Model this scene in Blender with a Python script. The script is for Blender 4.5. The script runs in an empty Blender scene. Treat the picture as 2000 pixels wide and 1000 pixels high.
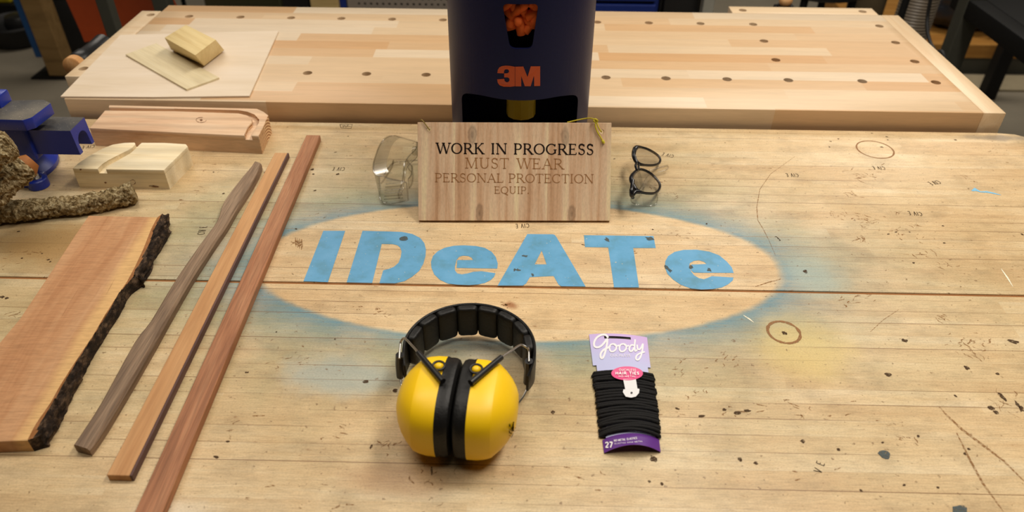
import bpy, bmesh, math, random
from mathutils import Vector, Matrix, noise as mnoise
from mathutils.geometry import tessellate_polygon
random.seed(7)
C = bpy.context.scene.collection
PI = math.pi
Z0 = 0.90            # height of the old workbench's top above the floor; all bench coordinates below use z = 0 there
CAM_H = 0.64         # camera above that top

# ------------------------------------------------------------------ camera
F_PX, PITCH, ROLL, YAW = 1460.166, 0.655288751, 0.00878567135, -0.0146457826
fw = Vector((math.sin(YAW)*math.cos(PITCH), math.cos(YAW)*math.cos(PITCH), -math.sin(PITCH)))
_r = fw.cross(Vector((0, 0, 1))).normalized(); _u = _r.cross(fw)
rt = _r*math.cos(ROLL) + _u*math.sin(ROLL); up = -_r*math.sin(ROLL) + _u*math.cos(ROLL)
cam = bpy.data.cameras.new('camera'); camo = bpy.data.objects.new('camera', cam); C.objects.link(camo)
camo.matrix_world = Matrix(((rt.x, up.x, -fw.x, 0), (rt.y, up.y, -fw.y, 0), (rt.z, up.z, -fw.z, CAM_H+Z0), (0, 0, 0, 1)))
cam.sensor_width = 36.0; cam.lens = F_PX/2000*36.0; cam.clip_start = 0.05
cam.dof.use_dof = True; cam.dof.focus_distance = 1.02; cam.dof.aperture_fstop = 5.0
bpy.context.scene.camera = camo

# ------------------------------------------------------------------ light and exposure
w = bpy.data.worlds.new('world'); bpy.context.scene.world = w; w.use_nodes = True
w.node_tree.nodes['Background'].inputs[0].default_value = (1.0, 0.86, 0.70, 1)
w.node_tree.nodes['Background'].inputs[1].default_value = 0.025
def area_light(name, loc, size, power, target, col=(1.0, 0.915, 0.80)):
    l = bpy.data.lights.new(name, 'AREA'); l.shape = 'RECTANGLE'; l.size, l.size_y = size
    l.energy = power; l.color = col
    o = bpy.data.objects.new(name, l); C.objects.link(o)
    o.location = (loc[0], loc[1], loc[2]+Z0)
    d = Vector((target[0]-loc[0], target[1]-loc[1], target[2]-loc[2]))
    o.rotation_euler = d.to_track_quat('-Z', 'Y').to_euler()
    return o
area_light('unseen_overhead_light', (-0.85, 1.20, 1.95), (1.5, 0.35), 20, (-0.85, 1.2, 0))
area_light('unseen_overhead_light', (0.90, 1.20, 1.95), (1.5, 0.35), 38, (0.85, 1.2, 0))
area_light('unseen_overhead_light', (0.0, 0.25, 2.0), (1.4, 0.35), 9, (0.0, 0.35, 0))  # unseen fill, added to brighten the fronts of the muffs and sign
area_light('unseen_overhead_light', (-1.6, 3.7, 1.95), (1.5, 0.5), 26, (-1.6, 3.7, 0))  # unseen, broadened to brighten the far floor on the left
area_light('unseen_overhead_light', (1.8, 3.5, 1.95), (1.5, 0.5), 38, (1.8, 3.5, 0))  # unseen, broadened to brighten the far floor on the right
vs = bpy.context.scene.view_settings
bpy.context.scene.display_settings.display_device = 'sRGB'
vs.view_transform = 'Standard'; vs.look = 'None'; vs.exposure = 0.0; vs.gamma = 1.0; vs.use_curve_mapping = False

# ------------------------------------------------------------------ pixel <-> bench coordinates (2000 x 1000 photo)
CAMV = Vector((0, 0, CAM_H))
def ray(x, y): return fw + rt*((x-1000)/F_PX) - up*((y-500)/F_PX)
def P(x, y, z=0.0):
    d = ray(x, y); return CAMV + d*((z-CAM_H)/d.z)
def V(x, y, Y):
    d = ray(x, y); return CAMV + d*(Y/d.y)
def PL(x, y, o, n):
    d = ray(x, y); return CAMV + d*((o-CAMV).dot(n)/d.dot(n))

# ------------------------------------------------------------------ node helpers
class NT:
    def __init__(s, name):
        s.m = bpy.data.materials.new(name); s.m.use_nodes = True; s.t = s.m.node_tree
        s.b = s.t.nodes['Principled BSDF']; s.out = s.t.nodes['Material Output']
    def put(s, sock, v):
        if hasattr(v, 'is_linked'): s.t.links.new(v, sock)
        else:
            if sock.type == 'RGBA' and len(v) == 3: v = (*v, 1)
            sock.default_value = v
    def n(s, typ, props=None, **ins):
        nd = s.t.nodes.new(typ)
        for k, v in (props or {}).items(): setattr(nd, k, v)
        for k, v in ins.items(): s.put(nd.inputs[k.replace('_', ' ')] if k.replace('_', ' ') in nd.inputs else nd.inputs[int(k[1:])], v)
        return nd
    def math(s, op, a, b=0.0, c=0.0):
        nd = s.t.nodes.new('ShaderNodeMath'); nd.operation = op
        for i, v in enumerate((a, b, c)): s.put(nd.inputs[i], v)
        return nd.outputs[0]
    def co(s, scale=(1, 1, 1), rot=0.0, loc=(0, 0, 0)):
        tc = s.n('ShaderNodeTexCoord')
        mp = s.n('ShaderNodeMapping'); s.put(mp.inputs[0], tc.outputs['Object'])
        mp.inputs['Rotation'].default_value = (0, 0, rot)
        mp2 = s.n('ShaderNodeMapping'); s.put(mp2.inputs[0], mp.outputs[0])
        mp2.inputs['Scale'].default_value = scale; mp2.inputs['Location'].default_value = loc
        return mp2.outputs[0]
    def noise(s, vec, scale=5, detail=4, rough=0.55, dist=0.0):
        nd = s.n('ShaderNodeTexNoise', Vector=vec, Scale=float(scale), Detail=float(detail), Roughness=rough, Distortion=dist)
        return nd.outputs[0]
    def ramp(s, fac, stops):
        nd = s.n('ShaderNodeValToRGB'); s.put(nd.inputs[0], fac); e = nd.color_ramp.elements
        while len(e) < len(stops): e.new(0.5)
        for el, (p, c) in zip(e, stops):
            el.position = p; el.color = (c, c, c, 1) if isinstance(c, (int, float)) else (*c, 1)
        return nd.outputs[0]
    def mix(s, fac, a, b, mode='MIX'):
        nd = s.t.nodes.new('ShaderNodeMix'); nd.data_type = 'RGBA'; nd.blend_type = mode
        s.put(nd.inputs[0], fac); s.put(nd.inputs[6], a); s.put(nd.inputs[7], b)
        return nd.outputs[2]
    def bump(s, h, strength=0.2, dist=0.001):
        nd = s.n('ShaderNodeBump', Strength=strength, Distance=dist); s.put(nd.inputs['Height'], h)
        s.put(s.b.inputs['Normal'], nd.outputs[0])
    def fin(s, col=None, rough=0.5, metal=0.0, spec=0.5):
        if col is not None: s.put(s.b.inputs['Base Color'], col)
        s.put(s.b.inputs['Roughness'], rough); s.b.inputs['Metallic'].default_value = metal
        s.b.inputs['Specular IOR Level'].default_value = spec
        return s.m
def srgb(r, g, b):
    f = lambda c: (c/255/12.92) if c/255 <= 0.04045 else ((c/255+0.055)/1.055)**2.4
    return (f(r), f(g), f(b))
def plain(name, col, rough=0.5, metal=0.0, spec=0.5, var=0.12, scale=40, bump=0.0):
    N = NT(name); v = N.co((1, 1, 1)); f = N.noise(v, scale, 4)
    c = N.mix(f, tuple(x*(1-var) for x in col), tuple(min(1, x*(1+var)) for x in col))
    if bump: N.bump(f, bump, 0.002)
    return N.fin(c, rough, metal, spec)
def wood(name, dark, mid, light, rot=0.0, scale=1.0, stretch=14, rough=0.55, fibre=0.35, bump=0.12, rings=0.0, spec=0.35):
    N = NT(name)
    v = N.co((1.0*scale, stretch*scale, stretch*scale*0.6), rot)
    f = N.noise(v, 4.0, 5, 0.6, 0.7)
    c = N.ramp(f, [(0.28, dark), (0.5, mid), (0.72, light)])
    v2 = N.co((12*scale, 420*scale, 300*scale), rot)
    f2 = N.noise(v2, 1.0, 3, 0.6)
    g = N.ramp(f2, [(0.35, 1-fibre), (0.62, 1.0)])
    c = N.mix(1.0, c, g, 'MULTIPLY')
    if rings:
        wv = N.n('ShaderNodeTexWave', {'wave_type': 'BANDS', 'bands_direction': 'Y'}, Vector=N.co((scale*.7, scale*1, scale*1), rot), Scale=rings, Distortion=5.0, Detail=2.0)
        wv.inputs['Detail Scale'].default_value = 0.7
        c = N.mix(1.0, c, N.ramp(wv.outputs[1], [(0.0, 0.82), (0.6, 1.0)]), 'MULTIPLY')
    N.bump(f2, bump, 0.0006)
    return N.fin(c, rough, 0, spec)

# ------------------------------------------------------------------ object helpers
def thing(name, label, cat, loc=(0, 0, 0), group=None, kind=None):
    o = bpy.data.objects.new(name, None); C.objects.link(o); o.empty_display_size = 0.05
    o.location = (loc[0], loc[1], loc[2]+Z0); o['label'] = label; o['category'] = cat
    if group: o['group'] = group
    if kind: o['kind'] = kind
    return o
def world_of(p):
    v = Vector((0, 0, 0))
    while p: v += p.location; p = p.parent
    return v
def obj(name, bm, m, parent=None, smooth=None, label=None, kind=None, origin=None):
    """links one mesh; the bmesh is in bench coordinates and is moved to its parent's (or its own) origin"""
    base = world_of(parent) if parent else Vector((*(origin or (0, 0, 0)),)) + Vector((0, 0, Z0))
    for v in bm.verts: v.co = v.co + Vector((0, 0, Z0)) - base
    bmesh.ops.recalc_face_normals(bm, faces=bm.faces)
    me = bpy.data.meshes.new(name); bm.to_mesh(me); bm.free()
    if smooth is not None:
        for p in me.polygons: p.use_smooth = True
        me.set_sharp_from_angle(angle=math.radians(smooth))
    for x in (m if isinstance(m, (list, tuple)) else [m]): me.materials.append(x)
    o = bpy.data.objects.new(name, me); C.objects.link(o)
    if parent: o.parent = parent
    else: o.location = base
    if label: o['label'] = label
    if kind: o['kind'] = kind
    return o
def tag(o, label, cat, group=None, kind=None):
    o['label'] = label; o['category'] = cat
    if group: o['group'] = group
    if kind: o['kind'] = kind
    return o
def box(bm, x0, x1, y0, y1, z0, z1, bevel=0.0, seg=2):
    r = bmesh.ops.create_cube(bm, size=1.0)
    for v in r['verts']:
        v.co = Vector(((x0+x1)/2+v.co.x*(x1-x0), (y0+y1)/2+v.co.y*(y1-y0), (z0+z1)/2+v.co.z*(z1-z0)))
    if bevel:
        ed = list({e for v in r['verts'] for e in v.link_edges})
        bmesh.ops.bevel(bm, geom=ed, offset=bevel, segments=seg, affect='EDGES', profile=0.5)
    return bm
def nbox(*a, **k): return box(bmesh.new(), *a, **k)
def prism(bm, top, zb, bevel=0.0, seg=2):
    """top: list of Vectors (outline of the upper face); zb: height of the underside (number) or list of Vectors"""
    tv = [bm.verts.new(p) for p in top]
    bv = [bm.verts.new((p.x, p.y, zb)) if not isinstance(zb, list) else bm.verts.new(zb[i]) for i, p in enumerate(top)]
    fs = [bm.faces.new(tv), bm.faces.new(bv[::-1])]
    n = len(tv)
    for i in range(n): fs.append(bm.faces.new((tv[i], bv[i], bv[(i+1) % n], tv[(i+1) % n])))
    if bevel:
        ed = list({e for f in fs for e in f.edges})
        bmesh.ops.bevel(bm, geom=ed, offset=bevel, segments=seg, affect='EDGES', profile=0.5)
    return bm
def frames(pts):
    T = []
    for i in range(len(pts)):
        a = pts[max(i-1, 0)]; b = pts[min(i+1, len(pts)-1)]; T.append((b-a).normalized())
    ref = Vector((0, 0, 1)) if abs(T[0].z) < 0.9 else Vector((1, 0, 0))
    n = T[0].cross(ref).normalized(); out = []
    for t in T:
        n = (n - t*n.dot(t)).normalized(); out.append((t, n, t.cross(n)))
    return out
def smoothpath(pts, k=6):
    pts = [Vector(p) for p in pts]; out = []
    for i in range(len(pts)-1):
        p0 = pts[max(i-1, 0)]; p1 = pts[i]; p2 = pts[i+1]; p3 = pts[min(i+2, len(pts)-1)]
        for j in range(k):
            t = j/k
            out.append(0.5*((2*p1)+(p2-p0)*t+(2*p0-5*p1+4*p2-p3)*t*t+(3*p1-p0-3*p2+p3)*t*t*t))
    out.append(pts[-1]); return out
def tube(bm, pts, r, seg=10, closed=False, disp=None, cap=True):
    pts = [Vector(p) for p in pts]; n = len(pts)
    rr = r if isinstance(r, (list, tuple)) else [r]*n
    fr = frames(pts); rings = []
    if closed:
        fr = []; 
        for i in range(n):
            t = (pts[(i+1) % n]-pts[i-1]).normalized(); fr.append(t)
        ref = Vector((0, 0, 1)) if abs(fr[0].z) < 0.8 else Vector((1, 0, 0))
        nn = fr[0].cross(ref).normalized(); f2 = []
        for t in fr:
            nn = (nn-t*nn.dot(t)).normalized(); f2.append((t, nn, t.cross(nn)))
        fr = f2
    for i, p in enumerate(pts):
        ring = []
        for k in range(seg):
            a = 2*PI*k/seg; d = fr[i][1]*math.cos(a)+fr[i][2]*math.sin(a)
            rad = rr[i]
            if disp: rad *= disp(p+d*rad, i, a)
            ring.append(bm.verts.new(p+d*rad))
        rings.append(ring)
    m = n if closed else n-1
    for i in range(m):
        A = rings[i]; B = rings[(i+1) % n]
        for k in range(seg): bm.faces.new((A[k], A[(k+1) % seg], B[(k+1) % seg], B[k]))
    if not closed and cap:
        bm.faces.new(rings[0][::-1]); bm.faces.new(rings[-1])
    return bm
def lathe(bm, prof, c, seg=32, axis='z'):
    """prof: list of (radius, height); turned about a vertical (or x / y) axis through c"""
    rings = []
    for r, h in prof:
        ring = []
        for k in range(seg):
            a = 2*PI*k/seg; x, y = r*math.cos(a), r*math.sin(a)
            q = {'z': (x, y, h), 'x': (h, x, y), 'y': (x, h, y)}[axis]
            ring.append(bm.verts.new(Vector(c)+Vector(q)))
        rings.append(ring)
    for A, B in zip(rings, rings[1:]):
        for k in range(seg): bm.faces.new((A[k], A[(k+1) % seg], B[(k+1) % seg], B[k]))
    bm.faces.new(rings[0][::-1]); bm.faces.new(rings[-1])
    return bm
def polyfill(bm, loops, place):
    """flat polygon with holes, loops of 2-D points, place(u, v) -> Vector"""
    tris = tessellate_polygon([[Vector((x, y, 0)) for x, y in lp] for lp in loops])
    flat = [q for lp in loops for q in lp]
    vs_ = [bm.verts.new(place(*q)) for q in flat]
    for t in tris:
        try: bm.faces.new([vs_[i] for i in t])
        except ValueError: pass
    return bm
def boolean(bm, cutters, op='DIFFERENCE'):
    def tmp(b, nm):
        bmesh.ops.recalc_face_normals(b, faces=b.faces)
        me = bpy.data.meshes.new(nm); b.to_mesh(me); b.free(); o = bpy.data.objects.new(nm, me); C.objects.link(o); return o
    a = tmp(bm, 'boolean_a'); cs = [tmp(c, 'boolean_b') for c in cutters]
    for c in cs:
        md = a.modifiers.new('b', 'BOOLEAN'); md.operation = op; md.object = c; md.solver = 'EXACT'
    dg = bpy.context.evaluated_depsgraph_get(); dg.update()
    me = bpy.data.meshes.new_from_object(a.evaluated_get(dg))
    out = bmesh.new(); out.from_mesh(me); bpy.data.meshes.remove(me)
    for o in [a]+cs:
        md = o.data; bpy.data.objects.remove(o); bpy.data.meshes.remove(md)
    return out
def ribbon(bm, pts2, width, place, taper=False):
    """a pen stroke of the given width along 2-D points, laid on a surface by place(u, v)"""
    n = len(pts2); L = []
    for i in range(n):
        a = pts2[max(i-1, 0)]; b = pts2[min(i+1, n-1)]
        dx, dy = b[0]-a[0], b[1]-a[1]; l = math.hypot(dx, dy) or 1
        wd = width[i] if isinstance(width, (list, tuple)) else width
        if taper: wd *= 0.25+0.75*math.sin(PI*(i+0.3)/(n-0.4))
        L.append((bm.verts.new(place(pts2[i][0]-dy/l*wd/2, pts2[i][1]+dx/l*wd/2)), bm.verts.new(place(pts2[i][0]+dy/l*wd/2, pts2[i][1]-dx/l*wd/2))))
    for a, b in zip(L, L[1:]): bm.faces.new((a[0], a[1], b[1], b[0]))
def blob(bm, c, rx, ry, ang, place, n=12, rough=0.25):
    ca, sa = math.cos(ang), math.sin(ang); vsn = []
    for k in range(n):
        a = 2*PI*k/n; f = 1+random.uniform(-rough, rough)
        x, y = rx*f*math.cos(a), ry*f*math.sin(a)
        vsn.append(bm.verts.new(place(c[0]+x*ca-y*sa, c[1]+x*sa+y*ca)))
    bm.faces.new(vsn)

# ------------------------------------------------------------------ lettering: strokes of capital letters (cap height 1)
GL = {
 'W': (1.22, [('L', .08, 1, .36, 0, 1), ('L', .36, 0, .62, 1, 0), ('L', .62, 1, .88, 0, 1), ('L', .88, 0, 1.15, 1, 0)], [(.08, 1), (.62, 1), (1.15, 1)]),
 'O': (.98, [('A', .48, .5, .41, .47, 0, 360)], []),
 'Q': (.98, [('A', .48, .5, .41, .47, 0, 360), ('L', .45, .05, .9, -.2, 1)], []),
 'R': (.86, [('L', .16, 0, .16, 1, 1), ('L', .16, .97, .4, .97, 0), ('L', .16, .5, .4, .5, 0), ('A', .4, .735, .23, .235, -90, 90), ('L', .4, .5, .78, .02, 1)], [(.16, 0), (.16, 1), (.8, 0)]),
 'K': (.88, [('L', .16, 0, .16, 1, 1), ('L', .16, .42, .7, 1, 0), ('L', .33, .6, .76, 0, 1)], [(.16, 0), (.16, 1), (.7, 1), (.78, 0)]),
 'I': (.38, [('L', .19, 0, .19, 1, 1)], [(.19, 0), (.19, 1)]),
 'N': (.98, [('L', .15, 0, .15, 1, 0), ('L', .15, 1, .82, 0, 1), ('L', .82, 0, .82, 1, 0)], [(.15, 0), (.12, 1), (.82, 1)]),
 'P': (.74, [('L', .16, 0, .16, 1, 1), ('L', .16, .97, .4, .97, 0), ('L', .16, .46, .4, .46, 0), ('A', .4, .715, .24, .255, -90, 90)], [(.16, 0), (.16, 1)]),
 'G': (.95, [('A', .48, .5, .41, .47, 42, 318), ('L', .8, .1, .8, .42, 1), ('L', .79, .98, .79, .75, 0)], [(.8, .42)]),
 'E': (.76, [('L', .16, 0, .16, 1, 1), ('L', .16, .97, .62, .97, 0), ('L', .16, .03, .66, .03, 0), ('L', .16, .52, .5, .52, 0), ('S', .62, 1, .62, .82, 0), ('S', .66, 0, .68, .2, 0), ('S', .5, .42, .5, .62, 0)], [(.16, 0), (.16, 1)]),
 'S': (.66, [('A', .32, .74, .21, .23, 25, 268), ('A', .32, .26, .23, .24, -155, 92), ('S', .53, .97, .53, .76, 0), ('S', .1, .03, .1, .26, 0)], []),
 'M': (1.12, [('L', .15, 0, .18, 1, 0), ('L', .18, 1, .55, .02, 1), ('L', .55, .02, .92, 1, 0), ('L', .92, 1, .95, 0, 1)], [(.15, 0), (.15, 1), (.95, 0), (.95, 1)]),
 'U': (.92, [('L', .17, 1, .17, .35, 1), ('A', .45, .35, .28, .33, 180, 360), ('L', .73, .35, .73, 1, 0)], [(.17, 1), (.73, 1)]),
 'T': (.82, [('L', .41, 0, .41, 1, 1), ('L', .06, .97, .76, .97, 0), ('S', .06, 1, .06, .8, 0), ('S', .76, 1, .76, .8, 0)], [(.41, 0)]),
 'A': (.9, [('L', .1, 0, .44, 1, 0), ('L', .44, 1, .8, 0, 1), ('L', .22, .36, .66, .36, 0)], [(.1, 0), (.8, 0)]),
 'L': (.72, [('L', .16, 0, .16, 1, 1), ('L', .16, .03, .62, .03, 0), ('S', .62, 0, .64, .22, 0)], [(.16, 0), (.16, 1)]),
 'C': (.9, [('A', .48, .5, .41, .47, 45, 315), ('S', .78, .98, .78, .74, 0)], []),
 'V': (.8, [('L', .08, 1, .4, 0, 1), ('L', .4, 0, .72, 1, 0)], [(.08, 1), (.72, 1)]),
 'H': (.9, [('L', .16, 0, .16, 1, 1), ('L', .74, 0, .74, 1, 1), ('L', .16, .52, .74, .52, 0)], [(.16, 0), (.16, 1), (.74, 0), (.74, 1)]),
 '-': (.5, [('L', .1, .45, .4, .45, 1)], []),
 '.': (.3, [('L', .06, .08, .24, .08, 1)], []),
 '2': (.66, [('A', .31, .7, .23, .25, -35, 170), ('L', .5, .56, .1, .06, 1), ('L', .06, .05, .6, .05, 1)], []),
 '7': (.64, [('L', .06, .95, .6, .95, 1), ('L', .58, .95, .24, 0, 1)], []),
 ' ': (.5, [], []),
}
def text_strokes(text, thick=.13, thin=.05, serif=True, track=.06, space=None):
    x = 0; out = []
    for ch in text:
        wd, st, se = GL[ch]
        if ch == ' ' and space: wd = space
        for s in st:
            if s[0] == 'S' and not serif: continue
            if s[0] in 'LS':
                out.append(([(x+s[1], s[2]), (x+s[3], s[4])], thick if s[5] else thin))
            else:
                _, cx, cy, rx, ry, a0, a1 = s; k = max(6, int(abs(a1-a0)/18)); p = []; ws = []
                for i in range(k+1):
                    a = math.radians(a0+(a1-a0)*i/k); p.append((x+cx+rx*math.cos(a), cy+ry*math.sin(a)))
                    f = abs(math.cos(a)) if ch != 'S' else abs(math.sin(a*0.5+0.6)); ws.append(thin+(thick-thin)*f**1.3)
                out.append((p, ws))
        if serif:
            for sx, sy in se: out.append(([(x+sx-.13, sy+(.02 if sy < .5 else -.02)), (x+sx+.13, sy+(.02 if sy < .5 else -.02))], thin*1.1))
        x += wd+track
    return out, x-track
def write(bm, text, place, x0, x1, y0, y1, **k):
    st, wd = text_strokes(text, **k); sx = (x1-x0)/wd; sy = y1-y0
    for p, ws in st:
        q = [(x0+a*sx, y0+b*sy) for a, b in p]
        s = math.sqrt(abs(sx*sy)); ww = [a*s for a in ws] if isinstance(ws, list) else ws*s
        ribbon(bm, q, ww, place)

# ------------------------------------------------------------------ materials
def planks(N, x, y, row_h, length, seed):
    yy = N.math('DIVIDE', y, row_h); row = N.math('FLOOR', yy)
    wn = N.n('ShaderNodeTexWhiteNoise', {'noise_dimensions': '1D'}, W=N.math('ADD', row, seed)).outputs[0]
    xx = N.math('ADD', N.math('DIVIDE', x, length), N.math('MULTIPLY', wn, 9.7)); cell = N.math('FLOOR', xx)
    cv = N.n('ShaderNodeCombineXYZ', X=row, Y=cell, Z=seed).outputs[0]
    val = N.n('ShaderNodeTexWhiteNoise', {'noise_dimensions': '3D'}, Vector=cv).outputs[0]
    fy = N.math('FRACT', yy); fx = N.math('FRACT', xx)
    ey = N.math('MULTIPLY', N.math('MINIMUM', fy, N.math('SUBTRACT', 1.0, fy)), row_h)
    ex = N.math('MULTIPLY', N.math('MINIMUM', fx, N.math('SUBTRACT', 1.0, fx)), length)
    return val, ey, ex, cv
def sep_co(N, off):
    tc = N.n('ShaderNodeTexCoord')
    v = N.n('ShaderNodeVectorMath', {'operation': 'ADD'}, i0=tc.outputs['Object'], i1=off).outputs[0]
    s = N.n('ShaderNodeSeparateXYZ', Vector=v).outputs
    return v, s[0], s[1]
def scaled(N, v, s, off=(0, 0, 0)):
    m = N.n('ShaderNodeMapping', Vector=v); m.inputs['Scale'].default_value = s; m.inputs['Location'].default_value = off
    return m.outputs[0]
BENCH_O = (-0.12, 0.766, -0.9)
def ellipse_nodes(N, v, x, y):
    ex = N.math('DIVIDE', N.math('ADD', x, 0.005), 0.363); ey = N.math('DIVIDE', N.math('SUBTRACT', y, 0.8150), 0.1535)
    d = N.math('SQRT', N.math('ADD', N.math('MULTIPLY', ex, ex), N.math('MULTIPLY', ey, ey)))
    return N.math('ADD', d, N.math('MULTIPLY', N.math('SUBTRACT', N.noise(v, 60, 4), 0.5), 0.025))
def bench_material():
    N = NT('old_maple'); v, x, y = sep_co(N, BENCH_O)
    val, ey, ex, cv = planks(N, x, y, 0.0228, 0.85, 3.0)
    g = N.noise(N.n('ShaderNodeVectorMath', {'operation': 'ADD'}, i0=scaled(N, v, (2.2, 30, 1)), i1=cv).outputs[0], 2.2, 5, 0.6, 0.5)
    base = N.ramp(N.math('ADD', N.math('MULTIPLY', val, 0.22), N.math('MULTIPLY', g, 0.78)),
                  [(0.25, srgb(216, 184, 140)), (0.5, srgb(230, 202, 158)), (0.75, srgb(238, 216, 178))])
    fib = N.noise(scaled(N, v, (45, 620, 1)), 1.0, 4, 0.65)
    base = N.mix(1.0, base, N.ramp(fib, [(0.34, 0.80), (0.58, 1.0)]), 'MULTIPLY')
    # wear: the top is dirtier towards the left and the front, cleaner on the right
    big = N.noise(v, 5.0, 6, 0.62); mid = N.noise(scaled(N, v, (1, 1.6, 1), (3, 1, 0)), 16, 6, 0.65)
    dirt = N.math('MULTIPLY', N.ramp(big, [(0.40, 0.0), (0.68, 1.0)]), 0.45)
    base = N.mix(dirt, base, N.mix(1.0, base, srgb(222, 200, 168), 'MULTIPLY'))
    base = N.mix(1.0, base, N.ramp(mid, [(0.28, 0.76), (0.52, 1.0)]), 'MULTIPLY')
    # sprayed blue round the oval stencil
    d = ellipse_nodes(N, v, x, y)
    dist = N.math('MAXIMUM', N.math('SUBTRACT', d, 1.0), 0.0)
    outm = N.ramp(d, [(0.0, 0.0), (1.0, 1.0)])
    outside = N.n('ShaderNodeMapRange', {'interpolation_type': 'SMOOTHSTEP'}, Value=d)
    outside.inputs[1].default_value = 0.975; outside.inputs[2].default_value = 1.03; outside = outside.outputs[0]
    cloud = N.ramp(N.noise(scaled(N, v, (1, 1.5, 1), (7.3, 2.2, 0)), 7.0, 4, 0.55), [(0.30, 0.60), (0.58, 1.0)])
    rub = N.ramp(N.noise(scaled(N, v, (6, 60, 1)), 4.0, 4, 0.65), [(0.30, 0.65), (0.55, 1.0)])
    blue = N.math('MULTIPLY', N.math('POWER', 2.718, N.math('MULTIPLY', dist, -5.5)), N.math('MULTIPLY', cloud, rub))
    green = N.math('MULTIPLY', N.math('POWER', 2.718, N.math('MULTIPLY', dist, -1.2)), N.ramp(N.noise(v, 9.0, 5), [(0.36, 0.25), (0.60, 1.0)]))
    lr = N.n('ShaderNodeMapRange', Value=x); lr.inputs[1].default_value = 0.15; lr.inputs[2].default_value = 0.50; lr.inputs[3].default_value = 0.9; lr.inputs[4].default_value = 0.45      # more over-spray lies on the left half
    base = N.mix(N.math('MULTIPLY', N.math('MULTIPLY', green, outside), lr.outputs[0]), base, N.mix(1.0, base, srgb(176, 202, 186), 'MULTIPLY'))
    base = N.mix(N.math('MULTIPLY', N.math('MULTIPLY', blue, outside), 1.0), base, srgb(98, 142, 160))
    # blue haze left of the ear muffs and yellow stain by the drilled ring
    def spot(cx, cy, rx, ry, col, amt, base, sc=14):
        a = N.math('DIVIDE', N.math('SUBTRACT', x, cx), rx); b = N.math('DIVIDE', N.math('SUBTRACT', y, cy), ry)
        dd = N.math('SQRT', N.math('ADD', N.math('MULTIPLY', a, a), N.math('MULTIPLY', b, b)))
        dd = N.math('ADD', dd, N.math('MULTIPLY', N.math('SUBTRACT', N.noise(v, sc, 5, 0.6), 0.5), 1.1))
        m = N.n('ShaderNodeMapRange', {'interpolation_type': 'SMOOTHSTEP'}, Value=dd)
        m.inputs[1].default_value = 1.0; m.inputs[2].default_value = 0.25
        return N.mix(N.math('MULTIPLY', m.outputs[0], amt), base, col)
    base = spot(-0.21, 0.60, 0.10, 0.045, srgb(150, 172, 172), 0.6, base)
    base = spot(0.345, 0.665, 0.085, 0.075, srgb(214, 190, 116), 0.6, base, 9)
    base = spot(0.40, 0.80, 0.06, 0.06, srgb(170, 188, 180), 0.5, base, 12)
    base = spot(0.60, 0.42, 0.13, 0.05, srgb(222, 172, 104), 0.55, base, 8)
    base = spot(-0.33, 0.415, 0.05, 0.02, srgb(236, 222, 196), 0.6, base, 20)
    base = spot(-0.69, 0.84, 0.13, 0.09, srgb(172, 134, 82), 0.8, base, 9)
    base = spot(-0.0125, 0.728, 0.014, 0.010, srgb(150, 92, 52), 0.8, base, 60)
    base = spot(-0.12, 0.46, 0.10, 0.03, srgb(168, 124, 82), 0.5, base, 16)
    base = spot(0.845, 1.205, 0.085, 0.016, srgb(150, 136, 118), 0.8, base, 30)
    gr = N.noise(scaled(N, v, (1, 1.6, 1), (2, 7, 0)), 420, 3, 0.7); base = N.mix(1.0, base, N.ramp(gr, [(0.36, 0.84), (0.56, 1.0)]), 'MULTIPLY')
    # specks, knocks and the seams between the strips
    sp = N.noise(v, 150, 3, 0.6); base = N.mix(N.ramp(sp, [(0.655, 0.0), (0.70, 0.7)]), base, srgb(112, 82, 50))
    sc = N.noise(scaled(N, v, (70, 240, 1), (1, 5, 0)), 1.0, 3, 0.6)
    base = N.mix(N.math('MULTIPLY', N.ramp(sc, [(0.66, 0.0), (0.72, 0.65)]), N.ramp(big, [(0.38, 0.0), (0.55, 1.0)])), base, srgb(140, 98, 58))
    seam = N.n('ShaderNodeMapRange', Value=ey); seam.inputs[1].default_value = 0.00065; seam.inputs[2].default_value = 0.0003
    seamf = N.math('MULTIPLY', seam.outputs[0], N.ramp(N.noise(scaled(N, v, (1.5, 44, 1)), 1.0, 2), [(0.45, 0.0), (0.60, 0.85)]))
    base = N.mix(seamf, base, srgb(110, 74, 42))
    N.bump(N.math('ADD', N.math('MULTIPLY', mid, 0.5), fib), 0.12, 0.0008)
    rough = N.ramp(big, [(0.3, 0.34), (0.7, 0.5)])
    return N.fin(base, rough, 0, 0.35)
def beech_material():
    N = NT('new_beech'); tc = N.n('ShaderNodeTexCoord'); v = tc.outputs['Object']; s = N.n('ShaderNodeSeparateXYZ', Vector=v).outputs
    val, ey, ex, cv = planks(N, s[0], s[1], 0.041, 0.46, 11.0)
    base = N.ramp(val, [(0.0, srgb(206, 164, 118)), (0.2, srgb(210, 174, 132)), (0.45, srgb(214, 184, 146)), (0.75, srgb(217, 190, 154)), (1.0, srgb(222, 202, 174))])
    base.node.color_ramp.interpolation = 'LINEAR'
    g = N.noise(N.n('ShaderNodeVectorMath', {'operation': 'ADD'}, i0=scaled(N, v, (2.0, 34, 20)), i1=cv).outputs[0], 2.0, 5, 0.6, 0.8)
    base = N.mix(1.0, base, N.ramp(g, [(0.3, 0.90), (0.6, 1.0)]), 'MULTIPLY')
    fib = N.noise(scaled(N, v, (30, 600, 500)), 1.0, 2, 0.6)
    base = N.mix(1.0, base, N.ramp(fib, [(0.3, 0.93), (0.6, 1.0)]), 'MULTIPLY')
    return N.fin(base, 0.38, 0, 0.4)
M = {}
M['bench'] = bench_material(); M['beech'] = beech_material()
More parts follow.
